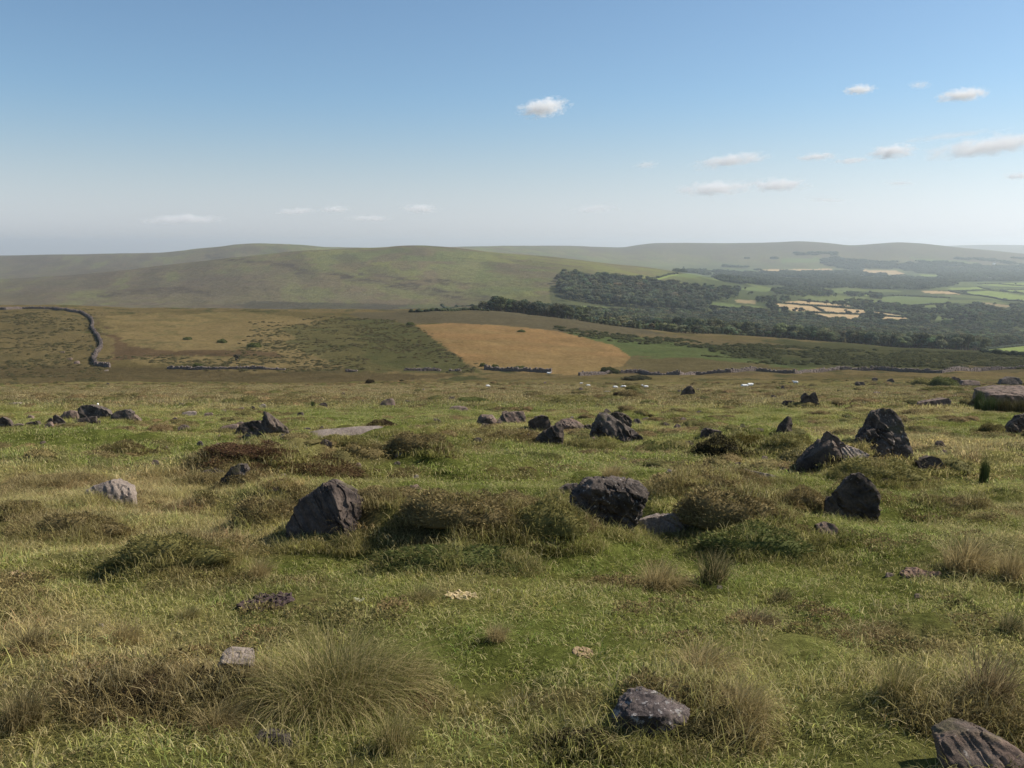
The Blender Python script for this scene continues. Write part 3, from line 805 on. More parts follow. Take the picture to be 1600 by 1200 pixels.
small('dark small stone beside the pale stone set in heather', 264, 678, 15, 5, 'd', .7)
small('pinkish stone in green turf far left', 66, 694, 12, 6, 'p', .8)
small('small pale stone above the tall pointed stone', 409, 637, 16, 7, 'l', .7)
# foreground stones
rock('pale square block with a mossy corner beside the big grass tussock', [(335, 1053), (338, 1040), (350, 1017), (360, 1012), (396, 1015), (398, 1030), (391, 1057), (360, 1056)], 'l', .9, .3, ridge=[(345, 1036, .15), (392, 1038, .15)], amp=.03, name='stone_block', cat='stone')
rock('flat broken stone with an orange earthy side at the bottom edge', [(384, 1166), (394, 1152), (418, 1146), (450, 1150), (458, 1160), (450, 1175), (415, 1180), (392, 1174)], 's', 1.2, .4, amp=.06, name='stone', cat='stone')
rock('rough lichen spotted stone in long grass at the bottom', [(952, 1122), (965, 1100), (985, 1084), (1008, 1084), (1045, 1098), (1079, 1107), (1072, 1128), (1040, 1146), (1002, 1166), (978, 1150)], 'm', 1.2, .35, ridge=[(990, 1118, .06), (1030, 1120, .05)], amp=.035, name='stone', cat='stone')
rock('brown smooth stone in the bottom right corner', [(1468, 1162), (1482, 1151), (1508, 1142), (1535, 1146), (1570, 1160), (1602, 1180), (1625, 1212), (1540, 1222), (1485, 1190)], 'p', .8, .4, amp=.03, name='stone', cat='stone')
_r = random.Random(99)
for (_x0, _x1, _y0, _y1, _n, _w) in [(5, 210, 652, 672, 12, 15), (735, 1015, 655, 692, 16, 15), (1195, 1480, 690, 745, 9, 16), (230, 480, 640, 705, 10, 14), (930, 1100, 640, 690, 6, 13)]:
    for _i in range(_n):
        _q = _w * _r.uniform(.7, 1.5)
        small('broken low stone among the larger stones of the ring', _r.uniform(_x0, _x1), _r.uniform(_y0, _y1), _q, _q * _r.uniform(.5, .75), _r.choice('ppds'), .7, name='broken_stone', cat='stone', group='broken low stones lying between the larger ones', levels=2)
for _i in range(46):
    _y = 600 + 170 * _r.random() ** 1.6; _x = _r.uniform(40, 1570)
    _w = _r.uniform(8, 16) * (.75 + (_y - 600) / 300)
    small('small stone half buried in the rough turf of the ring', _x, _y, _w, _w * _r.uniform(.45, .65), _r.choice('ppld'), .8, name='half_buried_stone', cat='stone', group='small half buried stones scattered over the turf', levels=2)
small('little white stone in short turf left of the big tussock', 157, 979, 11, 7, 'l', .7)
small('tiny white stone below the dark green tussock', 1125, 921, 11, 6, 'l', .7)
small('small brown lump lying flat in the turf by the pinkish soil', 1391, 902, 16, 9, 'p', .9)
small('flat tan stone in short turf below the pinkish soil', 1436, 934, 18, 6, 'p', 1.6)

# ------------------------------------------------------------------ blades and leaves
def ribbons(base, direc, length, width, bend, segs=3, side=None, rg=rng):
    """curved grass blades: base [n,3], direc unit xy [n,2] they bow towards, bend 0..1"""
    n = len(base)
    t = np.linspace(0, 1, segs + 1)
    V = np.empty((n, segs + 1, 2, 3)); ang = np.arctan2(direc[:, 1], direc[:, 0]) + math.pi / 2 + rg.normal(0, .5, n)
    sx, sy = np.cos(ang), np.sin(ang)
    for k, tt in enumerate(t):
        th = bend * tt * 1.5
        # arc
        r = length * tt
        out = r * np.sin(th * .62); up = r * np.cos(th * .62)
        cx = base[:, 0] + direc[:, 0] * out; cy = base[:, 1] + direc[:, 1] * out; cz = base[:, 2] + up
        wd = width * (1 - tt ** 1.6) * .5 + width * .04
        V[:, k, 0] = np.stack([cx - sx * wd, cy - sy * wd, cz], 1)
        V[:, k, 1] = np.stack([cx + sx * wd, cy + sy * wd, cz], 1)
    idx = np.arange(n * (segs + 1) * 2).reshape(n, segs + 1, 2)
    q = np.stack([idx[:, :-1, 0], idx[:, :-1, 1], idx[:, 1:, 1], idx[:, 1:, 0]], -1).reshape(-1, 4)
    bl = np.repeat(rg.random(n), (segs + 1) * 2)
    return V.reshape(-1, 3), q, bl

def grass_patch(name, n, rad, hmin, hmax, wd, segs=2, mat=None, seed=0, bend=(.3, 1.4), wind=.35):
    rg = np.random.default_rng(seed)
    a = rg.random(n) * 2 * math.pi; r = rad * np.sqrt(rg.random(n))
    base = np.stack([r * np.cos(a), r * np.sin(a), np.full(n, -.015)], 1)
    d = rg.random(n) * 2 * math.pi
    dx, dy = np.cos(d) + wind, np.sin(d) - wind * .3; l = np.hypot(dx, dy) + 1e-6
    ln = rg.uniform(hmin, hmax, n) * rg.uniform(.7, 1.1, n)
    V, q, bl = ribbons(base, np.stack([dx / l, dy / l], 1), ln, wd * rg.uniform(.6, 1.3, n), rg.uniform(*bend, n), segs, rg=rg)
    me = mesh_np(name, V, q, (mat or M_GRASS,), True, fattr={'bl': bl})
    return me

def leaf_cloud(name, n, size, seed, mat, aspect=2.2, flat=.75, lump=.28, core=True, spiky=.0):
    """unit cushion (radius 1, height 1) of small leaf sprigs over a woody core"""
    rg = np.random.default_rng(seed)
    ph = rg.random(n) * 2 * math.pi; ct = rg.random(n) ** .8
    st = np.sqrt(1 - ct ** 2)
    nx, ny, nz = st * np.cos(ph), st * np.sin(ph), ct
    rad = 1 - lump * (1 - 2 * fbm(nx * 2.2 + seed, ny * 2.2 + nz * 1.3, seed + 3, 3)) * .9
    rad = rad * (1 - .13 * rg.random(n) ** 2 + .04 * rg.random(n))
    P = np.stack([nx * rad, ny * rad, nz * rad * .92], 1)
    # sprig axis: outward + random + up
    ax = np.stack([nx, ny, nz + .5], 1) + rg.normal(0, .55, (n, 3)); ax /= np.linalg.norm(ax, axis=1)[:, None]
    sd = np.cross(ax, rg.normal(0, 1, (n, 3))); sd /= np.linalg.norm(sd, axis=1)[:, None] + 1e-9
    L = size * rg.uniform(.6, 1.5, n)[:, None]; W = L / aspect
    a = P - sd * W * .3; b = P + sd * W * .5 + ax * L * .35; c = P + ax * L; d = P - sd * W * .5 + ax * L * .45
    V = np.stack([a, b, c, d], 1).reshape(-1, 3)
    q = np.arange(n * 4).reshape(n, 4)
    bl = np.repeat(rg.random(n), 4)
    faces = [q]
    if core:
        bm = bmesh.new(); bmesh.ops.create_icosphere(bm, subdivisions=3, radius=1)
        cv = np.array([v.co[:] for v in bm.verts]); cf = np.array([[v.index for v in f.verts] for f in bm.faces]); bm.free()
        rr = .93 - lump * (1 - 2 * fbm(cv[:, 0] * 2.2 + seed, cv[:, 1] * 2.2 + cv[:, 2] * 1.3, seed + 3, 3)) * .9
        cv = cv * rr[:, None]; cv[:, 2] = np.where(cv[:, 2] < 0, cv[:, 2] * .25, cv[:, 2] * .92)
        faces.append(cf + len(V)); V = np.concatenate([V, cv]); bl = np.concatenate([bl, np.full(len(cv), .30)])
        return mesh_np(name, V, faces, (mat,), True, fattr={'bl': bl})
    return mesh_np(name, V, faces, (mat,), True, fattr={'bl': bl})

def tussock_mesh(name, n, seed, wd=.016, hmin=.5, hmax=1.15, bend=(.3, 1.5), rad=.42, wind=.5, segs=4, mat=None):
    rg = np.random.default_rng(seed)
    a = rg.random(n) * 2 * math.pi; r = rad * rg.random(n) ** .6
    base = np.stack([r * np.cos(a), r * np.sin(a), np.full(n, -.03)], 1)
    k = r / rad
    sp = rg.choice([.3, .55, 1.1], n)
    dx = np.cos(a) * k + rg.normal(0, 1, n) * sp + wind; dy = np.sin(a) * k + rg.normal(0, 1, n) * sp - wind * .4
    l = np.hypot(dx, dy) + 1e-6
    ln = rg.uniform(hmin, hmax, n) * (1 - .25 * k)
    bd = rg.uniform(*bend, n) * (.5 + .7 * k)
    V, q, bl = ribbons(base, np.stack([dx / l, dy / l], 1), ln, wd * rg.uniform(.5, 1.4, n), bd, segs, rg=rg)
    return mesh_np(name, V, q, (mat or M_TUSS,), True, fattr={'bl': bl})

# ------------------------------------------------------------------ geometry-node scatter for what nobody could count
def scatter(name, label, meshes, P, rot, scl, idx, tint, tilt=None):
    """one object of plant stuff: points carrying turn, size, kind and colour"""
    src = bpy.data.collections.new(name + '_kinds')
    for i, me in enumerate(meshes):
        src.objects.link(bpy.data.objects.new('%s_%02d' % (name, i), me))
    n = len(P)
    me = bpy.data.meshes.new(name)
    me.vertices.add(n); me.vertices.foreach_set('co', np.asarray(P, np.float32).ravel())
    def A(k, t, f, v):
        a = me.attributes.new(k, t, 'POINT'); a.data.foreach_set(f, np.ascontiguousarray(v).ravel())
    e = np.zeros((n, 3), np.float32); e[:, 2] = rot
    if tilt is not None: e[:, 0] = tilt[:, 0]; e[:, 1] = tilt[:, 1]
    A('rot', 'FLOAT_VECTOR', 'vector', e)
    A('scl', 'FLOAT_VECTOR', 'vector', np.asarray(scl, np.float32))
    A('kind_no', 'INT', 'value', np.asarray(idx, np.int32))
    tc = np.ones((n, 4), np.float32); tc[:, :3] = tint
    A('tint', 'FLOAT_COLOR', 'color', tc)
    o = link(name, me)
    tag(o, label, kind='stuff')
    g = bpy.data.node_groups.new(name + '_scatter', 'GeometryNodeTree')
    g.interface.new_socket('Geometry', in_out='INPUT', socket_type='NodeSocketGeometry')
    g.interface.new_socket('Geometry', in_out='OUTPUT', socket_type='NodeSocketGeometry')
    gi = g.nodes.new('NodeGroupInput'); go = g.nodes.new('NodeGroupOutput')
    m2p = g.nodes.new('GeometryNodeMeshToPoints')
    ci = g.nodes.new('GeometryNodeCollectionInfo'); ci.inputs['Collection'].default_value = src
    ci.inputs['Separate Children'].default_value = True; ci.inputs['Reset Children'].default_value = True
    iop = g.nodes.new('GeometryNodeInstanceOnPoints'); iop.inputs['Pick Instance'].default_value = True
    def na(k, t):
        x = g.nodes.new('GeometryNodeInputNamedAttribute'); x.data_type = t; x.inputs['Name'].default_value = k
        return x.outputs['Attribute']
    g.links.new(gi.outputs[0], m2p.inputs['Mesh'])
    g.links.new(m2p.outputs[0], iop.inputs['Points'])
    g.links.new(ci.outputs[0], iop.inputs['Instance'])
    g.links.new(na('kind_no', 'INT'), iop.inputs['Instance Index'])
    e2r = g.nodes.new('FunctionNodeEulerToRotation'); g.links.new(na('rot', 'FLOAT_VECTOR'), e2r.inputs[0])
    g.links.new(e2r.outputs[0], iop.inputs['Rotation'])
    g.links.new(na('scl', 'FLOAT_VECTOR'), iop.inputs['Scale'])
    g.links.new(iop.outputs[0], go.inputs[0])
    md = o.modifiers.new('scatter', 'NODES'); md.node_group = g
    return o

def sample_area(n, y0, y1, umax, off=OFF, seed=0):
    """world-uniform points in the wedge |x| < umax*(y+off)"""
    rg = np.random.default_rng(seed)
    a, b = (y0 + off) ** 2, (y1 + off) ** 2
    y = np.sqrt(a + (b - a) * rg.random(n)) - off
    x = rg.uniform(-umax, umax, n) * (y + off)
    return x, y, rg

def wedge_area(y0, y1, umax, off=OFF): return umax * ((y1 + off) ** 2 - (y0 + off) ** 2)

GP_A = [grass_patch('turf_near_%d' % i, 110, .17, .035, .085, .0042, 2, seed=100 + i, bend=(.5, 1.9)) for i in range(6)] + \
       [grass_patch('turf_long_%d' % i, 80, .16, .08, .19, .0042, 3, seed=120 + i, bend=(.5, 1.7)) for i in range(6)]
GP_B = [grass_patch('turf_mid_%d' % i, 110, .36, .05, .11, .010, 2, seed=140 + i, bend=(.5, 1.8)) for i in range(5)] + \
       [grass_patch('turf_midlong_%d' % i, 80, .30, .10, .22, .010, 2, seed=150 + i, bend=(.5, 1.6)) for i in range(5)]
GP_C = [grass_patch('turf_far_%d' % i, 90, .9, .08, .16, .030, 2, seed=160 + i) for i in range(4)] + \
       [grass_patch('turf_farlong_%d' % i, 80, .8, .14, .30, .030, 2, seed=170 + i) for i in range(4)]

def turf(name, label, kinds, dens, y0, y1, umax, seed, hs):
    n = int(dens * wedge_area(y0, y1, umax))
    x, y, rg = sample_area(n, y0, y1, umax, seed=seed)
    for (qx, qy, qa, qb) in CLEAR:                # nothing grows through the near stones
        k = ((x - qx) / qa) ** 2 + ((y - qy) / qb) ** 2 > 1
        x, y = x[k], y[k]
    n = len(x)
    z = H(x, y)
    c, gv, sv, bv = near_color(x, y, z)
    lng = np.clip(sv * .9 + (rg.random(n) - .5) * .5 + (fbm(x / .7, y / .7, 201, 2) - .55) * 2.2, 0, 1)
    half = len(kinds) // 2
    idx = np.where(lng > .62, half, 0) + rg.integers(0, half, n)
    s = hs * (.65 + .8 * fbm(x / .9, y / .9, 211, 2)) * rg.uniform(.8, 1.25, n)
    scl = np.stack([rg.uniform(.85, 1.2, n), rg.uniform(.85, 1.2, n), s * (1 - .3 * gv)], 1)
    tint = c * rg.uniform(.75, 1.3, (n, 1)) * (1 + rg.normal(0, .06, (n, 3)))
    scatter(name, label, kinds, np.stack([x, y, z], 1), rg.uniform(-1.0, 1.0, n), scl, idx, np.clip(tint * 1.12, .01, 1))

turf('grass', 'short and long moorland grass in green and straw tufts', GP_A, 62, 1.2, 13.5, .62, 1, 1.0)
turf('rough_grass', 'matted rough grass between the ring stones', GP_B, 13, 13.0, 46, .60, 2, 1.0)
turf('dry_grass', 'tan dry grass on the slope beyond the ring', GP_C, 2.3, 45, 165, .59, 3, 1.0)

# long stray stalks
ST = [tussock_mesh('stalks_%d' % i, 16, 300 + i, wd=.010, hmin=.5, hmax=1.1, bend=(.4, 1.7), rad=.3, segs=5) for i in range(6)]
x, y, rg = sample_area(3400, 1.5, 20, .62, seed=9)
z = H(x, y); c, gv, sv, bv = near_color(x, y, z)
k = rg.random(len(x)) < (.12 + sv * 1.2 - gv * .2)
x, y, z, c = x[k], y[k], z[k], c[k]; n = len(x)
s = rg.uniform(.14, .34, n)
scatter('grass_stalks', 'long bleached grass stalks arching over the turf', ST, np.stack([x, y, z], 1), rg.uniform(-1, 1, n), np.stack([s * 1.1, s * 1.1, s], 1), rg.integers(0, 6, n), c * .6 + G_STRAW * .5)

# low heather and bilberry cushions
HK = [leaf_cloud('heather_%d' % i, 620, .13, 400 + i, M_HEATH, lump=.4) for i in range(4)]
HN = [leaf_cloud('bilberry_%d' % i, 420, .15, 410 + i, M_HEATH, lump=.5, core=False) for i in range(4)]
def cushions(name, label, n, y0, y1, umax, seed, size, thr, clump, zs=(.25, .5), kinds=None):
    x, y, rg = sample_area(n, y0, y1, umax, seed=seed)
    z = H(x, y); c, gv, sv, bv = near_color(x, y, z)
    f = fbm(x / clump, y / clump, 221, 3)
    k = (f + bv * .35 + rg.random(n) * .25) > thr
    x, y, z, c, f = x[k], y[k], z[k], c[k], f[k]; n = len(x)
    s = rg.uniform(.45, 1.2, n) * size
    mixk = rg.random((n, 1))
    t = (np.array((.26, .180, .085)) * mixk + np.array((.17, .17, .058)) * (1 - mixk)) * rg.uniform(.7, 1.25, (n, 1))
    scatter(name, label, kinds or HK, np.stack([x, y, z - .02], 1), rg.uniform(0, 6.28, n), np.stack([s, s * rg.uniform(.6, 1, n), s * rg.uniform(*zs, n)], 1), rg.integers(0, 4, n), t)
cushions('heather', 'low brown heather and bilberry sprigs in the turf', 9000, 2.2, 16, .62, 21, .13, .86, 1.1, (.3, .7), HN)
cushions('dwarf_gorse', 'dark cushions of dwarf gorse and heather among the stones', 9000, 14, 50, .60, 22, .34, .82, 2.6)
cushions('heather_tufts', 'dark heather tufts dotted over the tan slope', 15000, 48, 190, .60, 23, .75, .80, 7)

# ------------------------------------------------------------------ countable plants round the ring
MOUND = [leaf_cloud('heather_mound_mesh_%d' % i, 4200, .085, 500 + i, M_HEATH, aspect=2.6, lump=.42) for i in range(4)]
MLIST = []; MCOL = []
BR, OL, GD, YG = (.265, .205, .095), (.250, .225, .080), (.150, .170, .055), (.25, .24, .07)
def mound(label, px, py, wpx, hpx, col, depth=.6, name='heather_mound', cat='heather', k=None, group=None):
    P = hit([px], [py])[0]
    k = MOUND[int(px + py) % 4] if k is None else k
    wd = wpx / F * P[1]; ht = hpx / F * P[1]
    o = link(name, k)
    dd = max(wd * depth, .05)
    o.location = (P[0], P[1] + dd * .45, P[2] - ht * .06 + .10 * dd * 0)
    o.scale = (wd * .54, dd * .5, ht * .95)
    o.rotation_euler = (0, 0, 0)
    z = H([P[0]], [P[1] + dd * .45])[0]
    o.location.z = z - .05 * ht
    o.scale.z = max(.05, ht * (.92 if py < 950 else .62))
    o['tint'] = tuple(float(v) for v in col)
    tag(o, label, cat, group)
    MCOL.append(col); MLIST.append((P[0], P[1] + dd * .45, wd * .54, dd * .5, ht))
    return o
mound('broad dark heather mound in the middle of the near bank', 712, 845, 165, 52, BR)
mound('long low dark green mound along the foot of the near bank', 705, 890, 235, 40, GD, .35, 'bilberry_mound', 'shrub')
mound('yellow green gorse mound left of the overhanging slab', 862, 852, 125, 52, OL, .6, 'gorse_mound', 'gorse')
mound('dark brown heather mound just left of the pyramid boulder', 415, 822, 110, 48, BR)
mound('dark olive mound at the lower left of the near bank', 255, 893, 175, 42, OL, .5)
mound('brown heather mound below the pale domed boulder', 110, 838, 140, 34, BR, .5)
mound('dark brown heather patch at the left picture edge', 15, 812, 95, 30, BR)
mound('dark heather hump with a deep shadow before the whale shaped rock', 188, 714, 92, 26, BR, .5)
mound('tall brown heather mound above the low blue grey stone', 1150, 835, 160, 60, BR, .6)
mound('green bushy bank right of the low blue grey stone', 1190, 872, 190, 42, GD, .45, 'bilberry_mound', 'shrub')
mound('wide grey brown heather mound behind the overhanging slab', 1110, 772, 175, 36, BR, .7)
mound('darkest round bush in the middle of the ring', 1130, 716, 78, 30, (.045, .04, .02), .7, 'heather_bush')
mound('round heather dome between two triangular stones', 1245, 706, 78, 33, OL, .8, 'heather_bush')
mound('yellowish gorse bush right of the darkest bush', 1175, 702, 66, 24, (.14, .115, .03), .7, 'gorse_bush', 'gorse')
mound('low green hump around the sunken grey stone', 1050, 708, 76, 20, GD, .6)
mound('long dark heather bank right of the long pale slab', 655, 706, 95, 30, BR, .5)
mound('yellow brown mound in front of the long pale slab', 535, 698, 70, 18, OL, .6)
mound('twiggy dark heather on the top edge of the long pale slab', 596, 668, 40, 12, (.07, .045, .03), .6)
mound('brown mound between the rounded stone and the big upright stone', 1385, 752, 130, 32, OL, .6)
mound('small brown heather hump right of the big upright stone', 1497, 800, 75, 22, BR, .5)
mound('brown heather beside the left edge of the big upright stone', 1262, 800, 75, 30, BR, .7)
mound('reddish brown heather rise behind the tilted dark stone', 375, 722, 130, 20, (.14, .08, .045), .5)
mound('dark heather wrapped round the tilted dark stone', 378, 764, 60, 24, BR, .6)
mound('small dark green bush on the lawn of the ring', 838, 721, 52, 11, GD, .6)
mound('low brown heather behind the pyramid boulder on its left', 500, 745, 120, 18, (.13, .08, .04), .6)

mound('brown heather mound behind the small white footed stone', 605, 780, 100, 22, BR, .6)
mound('dark brown heather mound left of the thin grey flake', 800, 802, 120, 30, BR, .6)
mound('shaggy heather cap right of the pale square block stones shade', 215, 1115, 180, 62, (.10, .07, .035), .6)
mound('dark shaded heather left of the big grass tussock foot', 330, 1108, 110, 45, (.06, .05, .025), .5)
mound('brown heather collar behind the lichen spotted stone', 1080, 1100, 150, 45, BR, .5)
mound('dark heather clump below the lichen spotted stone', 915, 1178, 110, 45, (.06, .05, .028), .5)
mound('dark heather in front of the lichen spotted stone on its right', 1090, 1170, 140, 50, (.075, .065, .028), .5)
mound('heather growing behind the brown corner stone', 1530, 1138, 130, 40, BR, .5)
mound('low heather patch on turf at far left middle', 75, 760, 120, 16, BR, .7)
mound('heather hump nestling against the flat grey stone', 318, 757, 60, 14, BR, .7)
mound('heather bank below the thin dark stone on turf', 810, 690, 90, 16, BR, .6)
mound('olive heather at the foot of the rough heap of rock', 925, 702, 70, 14, OL, .6)
mound('low heather rise before the bench like slab', 1452, 645, 60, 8, BR, .6)
mound('mossy hump holding the upper jagged rock at the edge', 1565, 680, 50, 20, (.13, .11, .04), .8)
mound('dark dwarf bush before the huge table stone', 1482, 603, 40, 18, GD, .8, 'gorse_bush', 'gorse')
mound('rounded dark gorse on the far turf, left of the leaning blade', 1462, 603, 55, 14, OL, .8, 'gorse_bush', 'gorse')
mound('small mound on the far turf right of the leaning blade', 1490, 613, 70, 9, (.12, .115, .03), .8)
mound('dark heather hump left of the white sheep with raised head', 1205, 609, 36, 8, BR, .8)
mound('dark heather hump under the white sheep with raised head', 1232, 608, 30, 7, BR, .8)
mound('heather tump with a pale top by the three grazing sheep', 992, 611, 24, 10, OL, .8)
mound('brown heather tump below the three grazing sheep', 985, 623, 42, 13, BR, .7)
mound('dark heather tump left of the brown tump below the sheep', 966, 622, 18, 10, (.06, .04, .03), .8)
mound('long low gorse hump on the turf edge below the sheep', 900, 628, 90, 12, OL, .6, 'gorse_bush', 'gorse')
mound('dark gorse hump with heather on the turf edge, middle', 738, 630, 60, 10, GD, .6, 'gorse_bush', 'gorse')
mound('low gorse hump beside the long gorse hump on turf edge', 850, 625, 50, 8, OL, .6, 'gorse_bush', 'gorse')
mound('heather tump by itself in the tan grass', 578, 599, 14, 8, (.05, .04, .025), .8)
mound('small heather tump right of the lone one in tan grass', 627, 597, 9, 4, (.05, .04, .025), .8)

rg = np.random.default_rng(77)
PX = []; PZ = []
for (mx, my, ra, rb, hh) in MLIST:
    dist = my
    if dist > 45: continue
    den = 42 if dist < 13 else 14
    n_e = int(den * (ra + rb) * 2.2) + 6; n_t = int(den * 3.1 * ra * rb * 1.1)
    a = rg.random(n_e) * 6.283; k = rg.uniform(.86, 1.12, n_e)
    ex, ey = mx + np.cos(a) * ra * k, my + np.sin(a) * rb * k
    PX += list(zip(ex, ey, H(ex, ey) - .01, rg.uniform(.7, 1.35, n_e)))
    a = rg.random(n_t) * 6.283; k = np.sqrt(rg.random(n_t)) * .95
    tx, ty = mx + np.cos(a) * ra * k, my + np.sin(a) * rb * k
    PX += list(zip(tx, ty, H(tx, ty) + hh * .78 * np.sqrt(1 - k * k) - .02, rg.uniform(.5, 1.1, n_t)))
for (qx, qy, ra, tb, hh) in ROCKS:
    if qy > 45 or ra * 2 < .12: continue
    n_e = int((60 if qy < 13.5 else 16) * ra * 2.2) + 4
    a = rg.uniform(math.pi, 2 * math.pi, n_e)
    ex, ey = qx + np.cos(a) * ra * rg.uniform(.9, 1.2, n_e), qy + np.sin(a) * ra * .22 - .02
    PX += list(zip(ex, ey, H(ex, ey) - .01, rg.uniform(.5, 1.15, n_e)))
PX = np.array(PX)
for (qx, qy, qa, qb) in CLEAR:
    PX = PX[((PX[:, 0] - qx) / qa) ** 2 + ((PX[:, 1] - qy) / (qb * .8)) ** 2 > 1]
nn = len(PX)
# sprigs straggling out from the mounds
SX = []; ST_ = []
for (mx, my, ra, rb, hh), col in zip(MLIST, MCOL):
    if my > 45: continue
    sz = .075 if my < 13.5 else .12
    n_e = int(4.2 * (ra + rb) / sz)
    a = rg.random(n_e) * 6.283; k = .8 + .6 * rg.random(n_e) ** 1.7
    k = k * (1 + .5 * (fbm(np.cos(a) * 1.5 + mx * 3, np.sin(a) * 1.5 + my, 333, 2) - .5))
    ex, ey = mx + np.cos(a) * ra * k, my + np.sin(a) * rb * k
    s_ = sz * rg.uniform(.6, 1.4, n_e)
    SX += list(zip(ex, ey, H(ex, ey) - .01, s_)); ST_ += [np.array(col) * q for q in rg.uniform(.6, 1.25, n_e)]
SX = np.array(SX); ST_ = np.array(ST_)
def clear_of(P):
    k = np.ones(len(P), bool)
    for (qx, qy, qa, qb) in CLEAR:
        k &= ((P[:, 0] - qx) / qa) ** 2 + ((P[:, 1] - qy + qb * .2) / (qb * 1.2)) ** 2 > 1
    return k
k = clear_of(SX); SX, ST_ = SX[k], ST_[k]; ns = len(SX)
scatter('heather_sprigs', 'straggling heather sprigs round the edges of the mounds', HN, SX[:, :3], rg.uniform(0, 6.28, ns), np.stack([SX[:, 3], SX[:, 3], SX[:, 3] * rg.uniform(.5, 1.2, ns)], 1), rg.integers(0, 4, ns), ST_)
near_ = PX[:, 1] < 13.5
cc, gg_, ss_, bb_ = near_color(PX[:, 0], PX[:, 1], PX[:, 2])
cc = cc * .6 + np.array((.30, .25, .095)) * .4
ix = np.where(near_, 6 + rg.integers(0, 6, nn), 12 + 5 + rg.integers(0, 5, nn))
scl = PX[:, 3] * np.where(near_, 1.1, 1.0)
scatter('bank_grass', 'grass growing up through the heather mounds and round their feet', GP_A + GP_B, PX[:, :3], rg.uniform(-1, 1, nn), np.stack([scl * .8, scl * .8, scl], 1), ix, cc * rg.uniform(.75, 1.25, (nn, 1)))

RUSHCOL = (.070, .100, .034)
TU = [tussock_mesh('tussock_mesh_%d' % i, 620, 600 + i, wd=.011, segs=4) for i in range(3)]
TUL = tussock_mesh('tussock_mesh_large', 3000, 611, wd=.0058, hmin=.35, hmax=1.15, bend=(.3, 2.1), rad=.70, segs=5, wind=.35)
RU = tussock_mesh('rush_mesh', 520, 612, wd=.016, hmin=.6, hmax=1.05, bend=(.05, .45), rad=.36, wind=.05, segs=3, mat=leaf_mat('rush_stems', vary=.4, straw=(.20, .16, .07), strawpos=.9, trans=.1))
def tussock(label, px, py, wpx, hpx, col, me=None, rz=0, name='grass_tussock', cat='grass tussock', dep=1.0):
    P = hit([px], [py])[0]
    wd = wpx / F * P[1]; ht = hpx / F * P[1]
    me = me or TU[int(px) % 3]
    o = link(name, me)
    dd = wd * .42 * dep
    y = P[1] + dd * .6
    o.location = (P[0], y, H([P[0]], [y])[0])
    o.scale = (wd * .62, dd * 1.4, ht * 1.15)
    o.rotation_euler = (0, 0, rz)
    o['tint'] = tuple(float(v) for v in col)
    tag(o, label, cat)
    return o
TG, TS, TB = (.220, .205, .070), (.36, .285, .130), (.23, .16, .08)
tussock('biggest shaggy grass tussock, green gold, beside the pale square block', 515, 1116, 270, 125, TG, TUL, dep=1.0)
tussock('smaller tussock growing from the right side of the biggest one', 640, 1085, 130, 80, TG, rz=.3)
tussock('combed straw tussock in the turf before the low blue grey stone', 1035, 926, 115, 58, TS)
tussock('dark green tussock with a straw crest at the foot of the bank', 1120, 915, 85, 66, (.075, .08, .032), rz=.5)
tussock('wide pale straw tussock at the right, above the pinkish soil', 1525, 898, 130, 68, TS)
tussock('straw tussock touching the right picture edge', 1590, 905, 70, 60, TS, rz=.7)
tussock('tawny tussock above the brown corner stone', 1565, 1112, 150, 100, (.19, .145, .08))
tussock('fine leaved tussock with long seed stalks in the lower right', 1415, 1098, 120, 84, TG, rz=-.3)
tussock('leaning tussock at the left picture edge near the bottom', 20, 1150, 130, 84, (.16, .13, .055))
tussock('small bristly tussock low in the centre of the foreground', 775, 1005, 60, 34, TS)
tussock('low tussock in the turf in front of the long dark mound', 655, 945, 80, 34, TG)
tussock('loose straw tussock right of the lichen spotted stone', 1170, 1150, 150, 80, TS, rz=.4)
tussock('thin spiky tussock at the bottom centre with dark stems', 610, 1180, 120, 90, TG, rz=-.4)
tussock('straw tussock over the flat broken stone', 330, 1150, 130, 50, TS, rz=.2)
tussock('small dark tussock in turf right of the dark green tussock', 1225, 940, 50, 26, (.07, .08, .03))
tussock('short tussock at the right edge under the turf path', 1590, 990, 70, 34, (.07, .08, .03))
tussock('broad straw tussock behind the lichen spotted stone', 1110, 1065, 170, 60, TS)
tussock('pale tussock on the slope left of the biggest tussock', 180, 1010, 110, 44, TS)
tussock('low bent tussock at far left in the middle turf', 30, 1020, 110, 48, (.15, .12, .055))
tussock('green gold tussock between soil patch and dark olive mound', 400, 905, 70, 38, TS)
tussock('dark tipped tussock at the left of the middle foreground', 290, 970, 60, 26, TG)
tussock('tawny tussock before the big upright stones lichened neighbour', 1190, 985, 110, 36, (.19, .145, .08))
tussock('straw tuft on the green lawn behind the overhanging slab', 960, 748, 70, 22, TS)
tussock('tuft of grass at the foot of the pyramid boulder', 535, 862, 60, 26, (.13, .15, .05))
tussock('tuft of grass growing in the hollow under the overhanging slab', 915, 838, 60, 34, (.12, .08, .04))
tussock('lone dark green rush clump standing upright in the turf at right', 1541, 757, 32, 50, RUSHCOL, RU, name='rush_clump', cat='rushes')
tussock('rush clump at the left end of the huge table stone', 1533, 641, 30, 36, RUSHCOL, RU, name='rush_clump', cat='rushes')
tussock('second rush clump in front of the huge table stone', 1556, 644, 62, 27, RUSHCOL, RU, name='rush_clump', cat='rushes')
tussock('rush clump under the middle of the huge table stone', 1580, 645, 62, 23, (.085, .075, .03), RU, name='rush_clump', cat='rushes')
tussock('brownish rush clump at the right under the huge table stone', 1606, 645, 60, 22, (.10, .085, .035), RU, name='rush_clump', cat='rushes')
